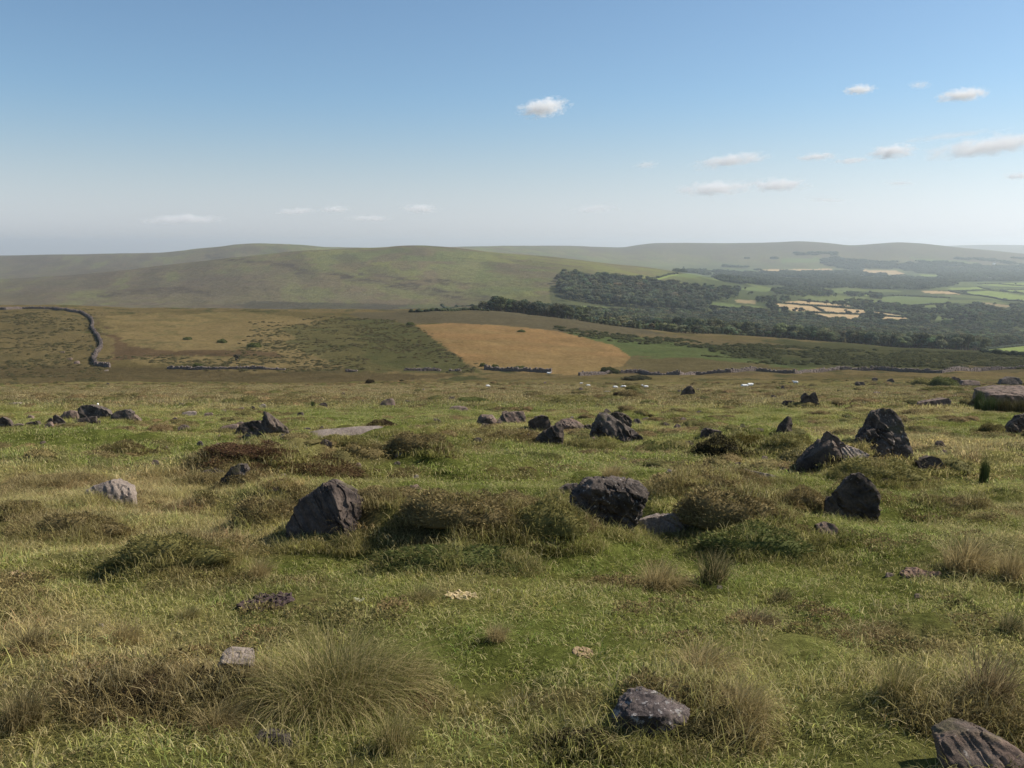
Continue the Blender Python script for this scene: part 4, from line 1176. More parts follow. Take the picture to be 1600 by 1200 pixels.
tussock('small rush clump by the low dark stone at the tan grass', 488, 636, 14, 10, RUSHCOL, RU, name='rush_clump', cat='rushes')

# bare soil and withered bits
def clods(name, label, cat, px, py, wpx, hpx, n, col, seed, elong=1.6):
    rg = np.random.default_rng(seed)
    P = hit([px], [py])[0]; sc = P[1] / F
    m, nn, b = newmat(name); tn = noise(nn, 60, 4)
    nn.links.new(mixc(nn, tn.outputs[0], tuple(c * .5 for c in col), tuple(c * 1.3 for c in col)), b.inputs['Base Color'])
    bm = bmesh.new()
    for i in range(n):
        a = rg.random() * 6.28; r = math.sqrt(rg.random())
        x = P[0] + math.cos(a) * r * wpx * sc * .5; y = P[1] + math.sin(a) * r * hpx * sc * 2.0
        s = rg.uniform(.010, .024) * (wpx * sc / .25) ** .5
        mt = Matrix.Translation((x, y, H([x], [y])[0] + s * .25)) @ Euler((rg.normal(0, .4), rg.normal(0, .4), rg.random() * 6)).to_matrix().to_4x4() @ Matrix.Diagonal((s * elong, s, s * .6, 1))
        g = bmesh.ops.create_icosphere(bm, subdivisions=2, radius=1, matrix=mt)
        for v in g['verts']: v.co += Vector((rg.normal(0, s * .12), rg.normal(0, s * .12), rg.normal(0, s * .12)))
    c = Vector((P[0], P[1], P[2]))
    for v in bm.verts: v.co -= c
    me = bpy.data.meshes.new(name); bm.to_mesh(me); bm.free(); me.materials.append(m)
    o = link(name, me); o.location = c
    tag(o, label, cat)
clods('peat_scrape', 'dark strip of bare peaty soil in the turf above the biggest tussock', 'bare soil', 415, 945, 84, 13, 130, (.075, .052, .048), 1)
clods('molehill', 'crumbly pinkish soil heap in the turf by the wide straw tussock', 'soil heap', 1437, 897, 60, 9, 80, (.26, .17, .12), 2)
clods('dry_moss', 'cream coloured withered scrap lying before the long dark mound', 'dead grass', 722, 932, 42, 10, 60, (.50, .39, .23), 3, 2.4)
clods('dry_moss', 'small cream withered scrap right of the larger one', 'dead grass', 775, 925, 18, 5, 9, (.42, .33, .20), 4, 2.4)
clods('dry_moss', 'tan ball of withered moss in the middle of the foreground turf', 'dead moss', 911, 1021, 30, 9, 60, (.34, .24, .14), 5, 1.4)
clods('dry_moss', 'faint pale lichen scrap on turf above the biggest tussock', 'dead grass', 560, 938, 22, 6, 10, (.36, .35, .22), 6, 1.6)
clods('dry_moss', 'curl of tan dead leaf on turf at the far left', 'dead grass', 27, 898, 26, 6, 10, (.34, .24, .15), 8, 2.4)

# ------------------------------------------------------------------ dry stone walls
def dry_wall(label, pts, height, thick, stone, gap=0.0, mat=M_ROCKP, tumble=.12, seed=1, name='dry_stone_wall'):
    rg = random.Random(seed)
    P = hit([p[0] for p in pts], [p[1] for p in pts])
    seg = [Vector(p) for p in P]
    root = link(name, None); root.location = seg[0]
    tag(root, label, 'wall')
    V = []; Q = []
    base = np.array([(-.5, -.5, 0), (.5, -.5, 0), (.5, .5, 0), (-.5, .5, 0), (-.5, -.5, 1), (.5, -.5, 1), (.5, .5, 1), (-.5, .5, 1)])
    fq = [(0, 3, 2, 1), (4, 5, 6, 7), (0, 1, 5, 4), (1, 2, 6, 5), (2, 3, 7, 6), (3, 0, 4, 7)]
    pos = []
    for a, b in zip(seg[:-1], seg[1:]):
        L = (b - a).xy.length; n = max(1, int(L / stone))
        d = (b - a).xy.normalized()
        for i in range(n):
            pos.append((a.xy + (b - a).xy * ((i + .5) / n), math.atan2(d.y, d.x)))
    xs = np.array([p[0].x for p in pos]); ys = np.array([p[0].y for p in pos]); zs = H(xs, ys)
    runs = vnoise(np.arange(len(pos)) * .12, np.zeros(len(pos)), seed)
    for i, (p, an) in enumerate(pos):
        hh = height * rg.uniform(.72, 1.12) * (1 - gap * 1.6 * max(0, runs[i] - .35))
        if hh < .2: continue
        z = -.15; lv = 0
        while z < hh:
            h = stone * rg.uniform(.35, .9)
            for side in (-1, 1):
                if z > hh * .8 and side == 1 and rg.random() < .5: continue
                tw = thick * (1 - .35 * z / height)
                w3 = stone * rg.uniform(.75, 1.15)
                off = side * tw * .25 + rg.uniform(-1, 1) * thick * tumble * .3
                c, s = math.cos(an + rg.uniform(-.2, .2)), math.sin(an + rg.uniform(-.2, .2))
                bb = base * np.array((w3, tw * rg.uniform(.45, .6), h)) * np.array([[rg.uniform(.82, 1.1) for _ in range(3)] for _ in range(8)])
                X = bb[:, 0] * c - bb[:, 1] * s; Y = bb[:, 0] * s + bb[:, 1] * c
                o_ = len(V)
                for k in range(8):
                    V.append((p.x - math.sin(an) * off + X[k] - seg[0].x, p.y + math.cos(an) * off + Y[k] - seg[0].y, zs[i] + z + bb[k, 2] - seg[0].z))
                Q.extend([tuple(o_ + q for q in f) for f in fq])
            z += h * .95
    me = mesh_np('wall_stones', V, [np.array(Q)], (mat,), False)
    o = link('wall_stones', me, root); o['kind'] = 'stuff'
    return root
M_WALL = rock_mat('wall_granite', (.15, .115, .098), (.27, .215, .185), (.40, .36, .32), .08)
dry_wall('winding dry stone wall snaking up the moor on the left', [(172, 574), (150, 572), (146, 562), (151, 552), (158, 543), (158, 535), (150, 523), (143, 513), (145, 505), (141, 498), (128, 490), (105, 486), (85, 483.5), (60, 482.5), (35, 483), (8, 484), (-30, 484.5)],
         1.45, .95, .5, .25, seed=3, mat=M_WALL, tumble=.7)
dry_wall('low broken wall of stones crossing the moor right of the winding wall', [(262, 576), (300, 577.5), (340, 577), (380, 576), (410, 577), (446, 578)], .8, 1.0, .55, .8, seed=4, mat=M_WALL, tumble=.6)
dry_wall('scattered remnant of wall on the brown moor left of the bracken', [(540, 581), (590, 580), (640, 579), (680, 579), (720, 580)], .7, 1.0, .6, 1.0, seed=5, mat=M_WALL, tumble=.8)
dry_wall('short dark wall along the lower edge of the orange bracken', [(757, 577), (790, 580), (830, 581), (862, 583)], 1.15, 1.0, .6, .25, seed=6, mat=M_WALL, tumble=.4)
dry_wall('long dark field wall running right from the orange bracken', [(905, 587), (950, 583.5), (1000, 583), (1060, 586), (1085, 586), (1140, 582), (1180, 580), (1240, 584), (1275, 582), (1310, 578), (1370, 578), (1420, 581), (1470, 583), (1530, 580), (1570, 577), (1640, 576)],
         1.05, .9, .6, .55, seed=7, mat=M_WALL, tumble=.5)
for (lb, px, py, wp, hp, mt) in [
        ('pale fallen stone below the bend of the winding wall', 119, 569, 12, 6, 'p'), ('grey stone heap left of the winding wall foot', 108, 563, 10, 5, 'p'),
        ('pale stone on the moor slope at far left', 97, 551, 9, 3, 'p'), ('white stone below the foot of the winding wall', 166, 580, 8, 3, 'l'),
        ('pale pink stone in the tan grass by the sheep', 950, 615, 18, 5, 'l'), ('faint pale stone in tan grass at far left', 24, 632, 22, 3, 'l')]:
    small(lb, px, py, wp, hp, mt, 1.0)

# ------------------------------------------------------------------ gorse bushes out on the moor
def scrub_tree():
    pass
for (lb, px, py, wp, hp, col) in [
        ('dark gorse bush, rightmost of three in the tan plot', 396, 543, 23, 9, GD), ('dark gorse bush, middle of three in the tan plot', 346, 536, 16, 6, GD),
        ('dark gorse bush, leftmost of three in the tan plot', 292, 531, 15, 5, GD), ('single gorse bush standing over the low broken wall', 308, 573, 13, 6, GD),
        ('gorse bush on the bracken edge, left of two', 755, 573, 12, 6, GD), ('gorse bush on the bracken edge, right of two', 774, 575, 11, 6, GD),
        ('wide gorse bush above the short dark wall', 812, 579, 21, 8, GD), ('gorse thicket where the long field wall begins', 952, 584, 30, 10, (.06, .075, .028)),
        ('small dark gorse bush on the upper edge of the bracken', 815, 519, 13, 4, GD), ('dark gorse bush at the top left of the bracken', 641, 508, 12, 5, GD),
        ('dark bush beyond the upper right corner of the bracken', 1115, 545, 14, 5, GD), ('second dark bush beyond the bracken corner', 1118, 549, 10, 4, GD),
        ('low dark hedge of heather between moor and sheep pasture', 1000, 594, 48, 6, (.06, .06, .03))]:
    mound(lb, px, py, wp, hp, col, .7, 'gorse_bush', 'gorse')

# gorse and heath too many to count
def world_polys(n, y0, y1, polys, seed, umax=.62, jit=6):
    x, y, rg = sample_area(n, y0, y1, umax, seed=seed)
    z = H(x, y); px, py = to_px(x, y, z)
    px2 = px + rg.normal(0, jit, n); py2 = py + rg.normal(0, jit * .12, n) + (fbm(x / 45, y / 45, seed + 40, 3) - .5) * np.clip(9000 / y, 2, 16)
    k = np.zeros(n, bool)
    for p in polys: k |= inpoly(px2, py2, p)
    return x[k], y[k], z[k], px[k], py[k], rg
x, y, z, px, py, rg = world_polys(70000, 240, 700, [
    [(1080, 536), (1240, 540), (1420, 550), (1640, 560), (1640, 576), (1400, 576), (1230, 570), (1100, 556)],
    [(870, 512), (1000, 526), (1200, 538), (1400, 548), (1620, 556), (1620, 562), (1300, 552), (1100, 545), (960, 532), (870, 519)]], 31)
f = fbm(x / 16, y / 16, 301, 3); k = f + rg.random(len(x)) * .3 > .60
x, y, z = x[k], y[k], z[k]; n = len(x); s = rg.uniform(.4, 1.4, n) ** 1.3
scatter('gorse_scrub', 'dark gorse scrub covering the slope beyond the field wall', HK, np.stack([x, y, z - .1], 1), rg.uniform(0, 6.28, n), np.stack([s, s, s * rg.uniform(.45, .8, n)], 1), rg.integers(0, 4, n),
        np.array((.075, .082, .034)) * rg.uniform(.7, 1.3, (n, 1)))
x, y, z, px, py, rg = world_polys(60000, 190, 560, [
    [(-100, 486), (140, 486), (150, 500), (155, 560), (300, 575), (420, 580), (745, 585), (740, 575), (640, 505), (540, 492), (400, 500), (380, 545), (300, 560), (165, 560), (150, 600), (-100, 604)]], 32)
f = fbm(x / 11, y / 11, 311, 3); k = f + rg.random(len(x)) * .3 > .68
x, y, z = x[k], y[k], z[k]; n = len(x); s = rg.uniform(.25, .95, n)
mk = rg.random((n, 1))
scatter('heath_clumps', 'dark heath clumps speckling the far moor', HK, np.stack([x, y, z - .1], 1), rg.uniform(0, 6.28, n), np.stack([s, s, s * rg.uniform(.35, .6, n)], 1), rg.integers(0, 4, n),
        (np.array((.13, .105, .05)) * mk + np.array((.085, .085, .038)) * (1 - mk)) * rg.uniform(.7, 1.25, (n, 1)))

# ------------------------------------------------------------------ trees
def tree_mesh(name, seed, n=420, conifer=False, th=.25):
    """unit tree: height 1, crown of lobes built from leaf clusters round a limbed trunk"""
    rg = np.random.default_rng(seed)
    V = []; Q = []; T = []; mi = []
    def tube(p0, p1, r0, r1, k=5):
        o_ = len(V); p0 = np.array(p0); p1 = np.array(p1); d = p1 - p0; d = d / np.linalg.norm(d)
        a = np.cross(d, (0.3, .9, .1)); a /= np.linalg.norm(a); b = np.cross(d, a)
        for i in range(k):
            t = 2 * math.pi * i / k; V.append(tuple(p0 + (a * math.cos(t) + b * math.sin(t)) * r0))
        for i in range(k):
            t = 2 * math.pi * i / k; V.append(tuple(p1 + (a * math.cos(t) + b * math.sin(t)) * r1))
        for i in range(k):
            j = (i + 1) % k; Q.append((o_ + i, o_ + j, o_ + k + j, o_ + k + i)); mi.append(1)
    tube((0, 0, -.03), (0.01, 0, .5), .030, .016)
    lobes = []
    if conifer:
        tube((0, 0, .5), (0, 0, .97), .016, .004)
        for k in range(9):
            h = .18 + .8 * k / 9; lobes.append((0, 0, h, .24 * (1 - k / 10) + .02, .09))
    else:
        nl = rg.integers(6, 9)
        for k in range(nl):
            a = rg.random() * 6.28; r = rg.uniform(.10, .30); h = rg.uniform(.38, .80)
            if k == 0: r, h = 0, .78
            lobes.append((math.cos(a) * r, math.sin(a) * r, h, rg.uniform(.17, .25), rg.uniform(.13, .19)))
            tube((0, 0, .30 + .1 * rg.random()), (math.cos(a) * r, math.sin(a) * r, h - .03), .013, .005, 4)
    nv0 = len(V)
    V2 = []; Q2 = []; bl = []
    per = n // len(lobes)
    for (lx, ly, lz, lr, lh) in lobes:
        ph = rg.random(per) * 6.283; ct = rg.uniform(-.75, 1, per); st = np.sqrt(1 - ct * ct)
        d = np.stack([np.cos(ph) * st, np.sin(ph) * st, ct], 1)
        rr = rg.uniform(.72, 1.08, per)[:, None]
        P = np.array((lx, ly, lz)) + d * rr * np.array((lr, lr, lh))
        nn_ = d + rg.normal(0, .45, (per, 3)); nn_ /= np.linalg.norm(nn_, axis=1)[:, None]
        a = np.cross(nn_, rg.normal(0, 1, (per, 3))); a /= np.linalg.norm(a, axis=1)[:, None]; b = np.cross(nn_, a)
        s = rg.uniform(.022, .048, per)[:, None] * (1 if not conifer else .9)
        q = np.stack([P - a * s, P + b * s * .8, P + a * s, P - b * s * .8], 1).reshape(-1, 3)
        i0 = nv0 + len(V2)
        V2.extend(map(tuple, q)); Q2.extend([(i0 + 4 * i, i0 + 4 * i + 1, i0 + 4 * i + 2, i0 + 4 * i + 3) for i in range(per)])
        lb = rg.uniform(.3, .7); bl.extend(np.repeat(np.clip(lb + rg.normal(0, .22, per), 0, 1), 4))
    # inner shade of each lobe, so the crown is not see-through
    tri = []
    for (lx, ly, lz, lr, lh) in lobes:
        bm = bmesh.new(); bmesh.ops.create_icosphere(bm, subdivisions=1, radius=1)
        i0 = nv0 + len(V2)
        for v in bm.verts:
            k = rg.uniform(.66, .86); V2.append((lx + v.co.x * lr * k, ly + v.co.y * lr * k, lz + v.co.z * lh * k)); bl.append(.35)
        for f_ in bm.faces: tri.append([i0 + v.index for v in f_.verts])
        bm.free()
    allV = np.array(list(V) + V2)
    quads = np.array(Q + Q2); tris = np.array(tri)
    me = mesh_np(name, allV, [quads, tris], (M_TREE, M_TRUNK), False, fattr={'bl': np.concatenate([np.full(nv0, .4), np.array(bl)])})
    mat_i = np.zeros(len(me.polygons), np.int32); mat_i[:len(Q)] = 1
    me.polygons.foreach_set('material_index', mat_i)
    return me
TREES = [tree_mesh('tree_mesh_%d' % i, 700 + i) for i in range(6)]
CONIF = [tree_mesh('conifer_mesh_%d' % i, 720 + i, 360, True) for i in range(2)]
def copse_mesh(name, seed):
    """a stand of a dozen small trees far away: only their crowns show"""
    rg = np.random.default_rng(seed); V = []; q = []; bl = []
    for k in range(12):
        cx, cy = rg.uniform(-.5, .5, 2); h = rg.uniform(.6, 1.0); r = rg.uniform(.13, .22)
        per = 60
        ph = rg.random(per) * 6.283; ct = rg.uniform(-.6, 1, per); st = np.sqrt(1 - ct * ct)
        d = np.stack([np.cos(ph) * st, np.sin(ph) * st, ct], 1)
        P = np.array((cx, cy, h * .62)) + d * np.array((r, r, h * .38))
        nn_ = d + rg.normal(0, .3, (per, 3)); nn_ /= np.linalg.norm(nn_, axis=1)[:, None]
        a = np.cross(nn_, rg.normal(0, 1, (per, 3))); a /= np.linalg.norm(a, axis=1)[:, None]; b = np.cross(nn_, a)
        s = rg.uniform(.035, .075, per)[:, None]
        Z = np.array((1, 1, 2.0))
        qq = np.stack([P - a * s * Z, P + b * s * Z, P + a * s * Z, P - b * s * Z], 1).reshape(-1, 3)
        i0 = len(V); V.extend(map(tuple, qq)); q.extend([(i0 + 4 * i, i0 + 4 * i + 1, i0 + 4 * i + 2, i0 + 4 * i + 3) for i in range(per)])
        bl.extend(np.repeat(np.clip(rg.uniform(.3, .7) + rg.normal(0, .15, per), 0, 1), 4))
    return mesh_np(name, np.array(V), [np.array(q)], (M_TREE,), False, fattr={'bl': np.array(bl)})
COPSE = [copse_mesh('copse_mesh_%d' % i, 740 + i) for i in range(4)]

W_BIG = [(871, 444), (882, 434), (905, 433), (925, 441), (950, 438), (985, 441), (1015, 446), (1060, 450), (1100, 458), (1140, 470), (1136, 486), (1098, 491), (1050, 487), (1000, 484), (950, 478), (885, 470)]
W_BAND = [(763, 489), (800, 488), (860, 490), (900, 491), (960, 494), (1030, 494), (1100, 496), (1180, 490), (1260, 502), (1330, 507), (1420, 510), (1500, 516), (1620, 530), (1620, 540), (1530, 547), (1400, 547), (1280, 541), (1150, 530), (1050, 521), (950, 505), (860, 499), (770, 496)]
W_BACK = [(1100, 452), (1200, 455), (1285, 458), (1370, 462), (1480, 478), (1620, 480), (1620, 530), (1500, 516), (1420, 505), (1350, 503), (1290, 500), (1205, 489), (1195, 474), (1145, 466)]
SCRUBP = [(900, 500), (1000, 508), (1100, 520), (1250, 538), (1400, 548), (1400, 552), (1200, 536), (1060, 528), (960, 514)]
def not_field(px, py, grow=0.0):
    k = np.ones(len(px), bool)
    for (c, p) in FIELDS:
        k &= ~inpoly(px, py, p)
        if grow: k &= ~inpoly(px, py + grow, p)
    return k
TX = []
def wood(n, y0, y1, polys, seed, thr, hs, col, jit=5, conif=.0, clump=120, jit2=None):
    x, y, z, px, py, rg = world_polys(n, y0, y1, polys, seed, jit=jit)
    f = fbm(x / clump, y / clump, seed, 3)
    k = (f > thr) & not_field(px, py, 2.5) & not_field(px, py - 4.0) & not_field(px, py - 7.0) if seed != 804 else (f > thr)
    x, y, z, px, py = x[k], y[k], z[k], px[k], py[k]; n = len(x)
    h = rg.uniform(*hs, n)
    kind = np.where(rg.random(n) < conif, 6 + rg.integers(0, 2, n), rg.integers(0, 6, n))
    g = (fbm(x / 60, y / 60, seed + 5, 2) - .5)[:, None]
    c = np.array(col) * rg.uniform(.5, 1.75, (n, 1)) * (1 + g * .9) * (1 + rg.normal(0, .07, (n, 3))) * (1 + rg.normal(0, .14, (n, 1)) * np.array((1, .4, -.2)))
    TX.append((x, y, z, h, kind, c, px, py, rg.uniform(0, 6.28, n), np.full(n, seed)))
DG = (.078, .086, .044)
wood(26000, 900, 2100, [W_BIG], 801, .0, (10, 19), DG, 4)
wood(30000, 640, 1500, [W_BAND], 802, .0, (6, 13.5), DG, 6, .05)
wood(38000, 1000, 2900, [W_BACK], 803, .42, (7, 14), (.072, .088, .038), 4, .02)
wood(34000, 560, 1100, [SCRUBP, [(880, 508), (1000, 516), (1180, 534), (1300, 542), (1180, 540), (1000, 528), (900, 516)]], 804, .34, (2.5, 6.5), (.125, .135, .065), 6, .12, 40)
X = [np.concatenate([t[i] for t in TX]) for i in range(10)]
x, y, z, h, kind, c, px, py, rot, src = X
# remove trees nobody can see from the front: keep those with some chance (cheap thinning far inside is left to the random spacing)
order = np.argsort(-(h / y))
LBL = {801: ('tree in the big dark wood under the green hill', 'broadleaf trees of the big hillside wood'),
       802: ('tree in the wooded belt beyond the moor', 'broadleaf trees of the wooded belt beyond the moor'),
       803: ('broadleaf tree among the valley fields', 'broadleaf trees among the valley fields'),
       804: ('pale green scrub tree on the near edge of the wooded belt', 'scrub trees on the near edge of the wooded belt')}
vis = [i for i in order if -10 < px[i] < 1610]
take = []
for sd_, m in ((801, 90), (802, 110), (803, 60)):
    # the ones in front: lowest foot on the picture within their wood, well spread
    cand = [i for i in vis if src[i] == sd_ and kind[i] < 6]
    take += cand[:m]
takes = set(take)
for i in take:
    o = link('broadleaf_tree', TREES[kind[i]])
    o.location = (x[i], y[i], z[i] - .15); o.scale = (h[i] * 1.05, h[i] * 1.05, h[i]); o.rotation_euler = (0, 0, rot[i])
    o['tint'] = tuple(float(v) for v in c[i])
    lb, gp = LBL[int(src[i])]
    ends = {801: (960, 1050), 802: (1000, 1300), 803: (1250, 1420)}[int(src[i])]
    lb = lb + (', left end', ', middle', ', right end')[int(px[i] > ends[0]) + int(px[i] > ends[1])]
    lb = ('tall ' if h[i] > np.median(h[take]) else 'lower ') + lb
    tag(o, lb, 'tree', gp)
rest = np.array([i for i in range(len(x)) if i not in takes])
xr, yr, hr = x[rest], y[rest], h[rest]
scatter('woodland', 'mass of dark broadleaf trees filling the valley', TREES + CONIF, np.stack([xr, yr, z[rest] - .2], 1), rot[rest], np.stack([hr * 1.1, hr * 1.1, hr], 1), kind[rest], c[rest])

# far woods: stands of trees
x, y, rg = sample_area(26000, 2300, 6400, .64, seed=51)
z = H(x, y); px, py = to_px(x, y, z)
f = fbm(x / 330, y / 330, 901, 3)
bl_ = np.zeros(len(x))
for p in ([(1283, 404), (1310, 403), (1350, 408), (1390, 416), (1395, 421), (1300, 418), (1285, 412)], [(1345, 410), (1500, 414), (1620, 418), (1620, 436), (1500, 436), (1440, 428), (1400, 420), (1350, 417)],
          [(1170, 427), (1300, 427), (1340, 434), (1300, 436), (1200, 433), (1120, 430)], [(1225, 440), (1520, 440), (1530, 447), (1480, 448), (1440, 453), (1300, 451), (1230, 448)], [(1060, 424), (1100, 424), (1105, 431), (1062, 429)],
          [(1300, 434), (1380, 437), (1530, 436), (1520, 446), (1300, 446)], [(1235, 396), (1305, 395), (1305, 400), (1240, 399)], [(1100, 436), (1230, 440), (1225, 447), (1120, 444)]):
    bl_ += inpoly(px, py, p)
k = ((bl_ > 0) | ((f > .60) & (px > 1120) & (py > 404))) & not_field(px, py, 1.2) & (py < 468)
k &= ~inpoly(px, py, [(1478, 441), (1640, 439), (1640, 475), (1500, 460)])
k &= (px > 1050)
x, y, z = x[k], y[k], z[k]; n = len(x); s = rg.uniform(26, 44, n)
scatter('distant_woods', 'distant blue green woods between the valley fields and the far hills', COPSE, np.stack([x, y, z - .5], 1), rg.uniform(0, 6.28, n), np.stack([s, s, rg.uniform(10, 17, n)], 1), rg.integers(0, 4, n),
        np.array((.060, .075, .036)) * rg.uniform(.75, 1.3, (n, 1)))

# hedges between the fields
HEDGEK = leaf_cloud('hedge_bush_mesh', 160, .28, 950, M_TREE, aspect=1.3, core=True)
hv = np.empty(len(HEDGEK.vertices) * 3, np.float32); HEDGEK.vertices.foreach_get('co', hv); hv = hv.reshape(-1, 3)
HP = []
for p_ in HEDGEK.polygons: HP.append(tuple(p_.vertices))
h4 = np.array([p for p in HP if len(p) == 4]); h3 = np.array([p for p in HP if len(p) == 3])
hb = np.zeros(len(HEDGEK.vertices), np.float32); HEDGEK.attributes['bl'].data.foreach_get('value', hb)
lowbm = bmesh.new(); bmesh.ops.create_icosphere(lowbm, subdivisions=2, radius=1)
lv = np.array([v.co[:] for v in lowbm.verts]); lf = np.array([[v.index for v in f.verts] for f in lowbm.faces]); lowbm.free()
def hedge(label, pts, hgt=3.0, seed=0):
    rg = np.random.default_rng(seed)
    P = hit([p[0] for p in pts], [p[1] for p in pts])
    V = []; T = []; B = []
    o0 = P[0].copy()
    for a, b in zip(P[:-1], P[1:]):
        L = np.linalg.norm((b - a)[:2]); n = max(2, int(L / (hgt * 1.5)))
        for i in range(n):
            c = a + (b - a) * ((i + rg.uniform(.2, .8)) / n)
            zz = H([c[0]], [c[1]])[0]
            s = hgt * rg.uniform(.7, 1.25) * (1.8 if rg.random() < .04 else 1)
            q = lv * np.array((s * 1.1, s * 1.1, s * .75)) * (1 + rg.normal(0, .12, (len(lv), 1))) + np.array((c[0], c[1], zz + s * .4)) - o0
            T.append(lf + len(V)); V.extend(map(tuple, q)); B.extend([rg.uniform(.2, .8)] * len(lv))
    me = mesh_np('hedge', np.array(V), [np.concatenate(T)], (M_TREE,), False, fattr={'bl': np.array(B)})
    o = link('hedge', me); o.location = o0; o['tint'] = (.045, .055, .026)
    tag(o, label, 'hedge')
hedge('hedge along the top of the stubble fields', [(1204, 474.5), (1216, 472.8), (1270, 478), (1350, 484), (1422, 494.2)], 2.6, 1)
hedge('hedge between the upper and middle stubble fields', [(1247, 469), (1325, 475.5), (1352, 484)], 2.4, 2)
hedge('slanting hedge parting two stubble fields', [(1270, 478.5), (1288, 487.5)], 2.4, 3)
hedge('hedge below the middle stubble fields', [(1262, 489), (1290, 489), (1352, 491.5), (1380, 494.3), (1424, 496)], 2.4, 4)
hedge('hedge under the lowest stubble field', [(1262, 490), (1290, 499), (1330, 502), (1352, 497)], 3.2, 5)
hedge('hedge under the bright green valley field', [(1372, 472), (1385, 475), (1425, 478), (1480, 475)], 3.0, 6)
hedge('hedge along the top of the bright green valley field', [(1372, 464), (1400, 462), (1484, 466)], 2.8, 7)
hedge('first long hedge across the lime green fields on the right', [(1482, 455), (1545, 453.6), (1640, 462)], 2.6, 8)
hedge('second long hedge across the lime green fields on the right', [(1484, 456), (1510, 459.5), (1556, 466.5), (1640, 478)], 2.8, 9)
hedge('upper hedge across the lime green fields on the right', [(1528, 448), (1547, 452.4), (1600, 452.8), (1640, 453)], 2.6, 10)
hedge('topmost hedge of the lime green fields', [(1528, 443.6), (1560, 444), (1600, 447), (1640, 449)], 2.6, 11)
hedge('cross hedge between the lime green fields', [(1500, 455), (1512, 459)], 2.4, 12)
hedge('hedge under the far pink stubble field', [(1180, 426), (1240, 427), (1303, 427)], 4.0, 13)
hedge('hedge below the small far stubble field', [(1350, 431), (1390, 432), (1416, 429.5)], 4.0, 14)
hedge('hedge edging the green strip beside the stubble', [(1091, 471), (1110, 479), (1150, 482.5), (1192, 484)], 2.8, 15)
hedge('hedge and wall above the bottom right green field', [(1530, 547), (1560, 544), (1600, 540), (1640, 538)], 1.8, 16)
hedge('lower hedge of the bottom right green field', [(1535, 549), (1560, 553.5), (1600, 557), (1640, 560)], 1.8, 17)
hedge('line of bushes climbing the hillside right of the big wood', [(1010, 437), (1035, 432), (1060, 427.5)], 2.0, 18)
hedge('thin line of bushes from the wooded belt along the hill foot', [(640, 488), (690, 486), (720, 485), (765, 486)], 1.3, 19)
hedge('bushes on the little stream bank at the hill foot', [(690, 477), (697, 483), (720, 479), (745, 478)], 1.3, 20)

# ------------------------------------------------------------------ farmhouses
def house(label, px, py, wd, ht, rz, name='farmhouse'):
    P = hit([px], [py])[0]
    root = link(name, None); root.location = P; root.rotation_euler = (0, 0, rz)
    tag(root, label, 'house' if name == 'farmhouse' else 'barn')
    l, w_ = wd / 2, wd * .28
    V = [(-l, -w_, -1), (l, -w_, -1), (l, w_, -1), (-l, w_, -1), (-l, -w_, ht), (l, -w_, ht), (l, w_, ht), (-l, w_, ht), (-l, 0, ht + w_ * .8), (l, 0, ht + w_ * .8)]
    me = mesh_np('wall', V, [np.array([(0, 1, 5, 4), (1, 2, 6, 5), (2, 3, 7, 6), (3, 0, 4, 7)]), np.array([(4, 7, 8), (5, 9, 6)])], (M_WHITEWALL,), False)
    link('wall', me, root)
    e = .35; t = .25
    for s in (-1, 1):
        zr = ht + w_ * .8 + .05; ze = ht - e * .8 + .05
        V = [(-l - e, s * (w_ + e), ze), (l + e, s * (w_ + e), ze), (l + e, 0, zr), (-l - e, 0, zr), (-l - e, s * (w_ + e), ze + t), (l + e, s * (w_ + e), ze + t), (l + e, 0, zr + t), (-l - e, 0, zr + t)]
        link('roof', mesh_np('roof', V, [np.array([(0, 3, 2, 1), (4, 5, 6, 7), (0, 1, 5, 4), (1, 2, 6, 5), (2, 3, 7, 6), (3, 0, 4, 7)])], (M_SLATE,), False), root)
    if name == 'farmhouse':
        for s in (-1, 1):
            x0 = s * (l - .6); z0 = ht + w_ * .8
            V = [(x0 - .5, -.4, z0 - .5), (x0 + .5, -.4, z0 - .5), (x0 + .5, .4, z0 - .5), (x0 - .5, .4, z0 - .5), (x0 - .45, -.35, z0 + 1.3), (x0 + .45, -.35, z0 + 1.3), (x0 + .45, .35, z0 + 1.3), (x0 - .45, .35, z0 + 1.3)]
            link('chimney', mesh_np('chimney', V, [np.array([(4, 5, 6, 7), (0, 1, 5, 4), (1, 2, 6, 5), (2, 3, 7, 6), (3, 0, 4, 7)])], (M_WHITEWALL,), False), root)
        for i in range(4):
            for zz in (.9, 3.4):
                if zz + 1.2 > ht: continue
                x0 = -l + (i + .5) * wd / 4
                V = [(x0 - .5, -w_ - .02, zz), (x0 + .5, -w_ - .02, zz), (x0 + .5, -w_ - .02, zz + 1.2), (x0 - .5, -w_ - .02, zz + 1.2), (x0 - .5, -w_ + .05, zz), (x0 + .5, -w_ + .05, zz), (x0 + .5, -w_ + .05, zz + 1.2), (x0 - .5, -w_ + .05, zz + 1.2)]
                link('window', mesh_np('window', V, [np.array([(0, 1, 2, 3), (0, 4, 5, 1), (1, 5, 6, 2), (2, 6, 7, 3), (3, 7, 4, 0)])], (M_GLASS,), False), root)
    else:
        V = [(-1.5, -w_ - .03, 0), (1.5, -w_ - .03, 0), (1.5, -w_ - .03, 3), (-1.5, -w_ - .03, 3)]
        link('door', mesh_np('door', V + [(a, b + .08, c) for a, b, c in V], [np.array([(0, 1, 2, 3), (0, 4, 5, 1), (1, 5, 6, 2), (2, 6, 7, 3), (3, 7, 4, 0)])], (M_SLATE,), False), root)
house('white farmhouse on the hillside beside a dark clump of trees', 1075, 423.5, 15, 5.5, .5)
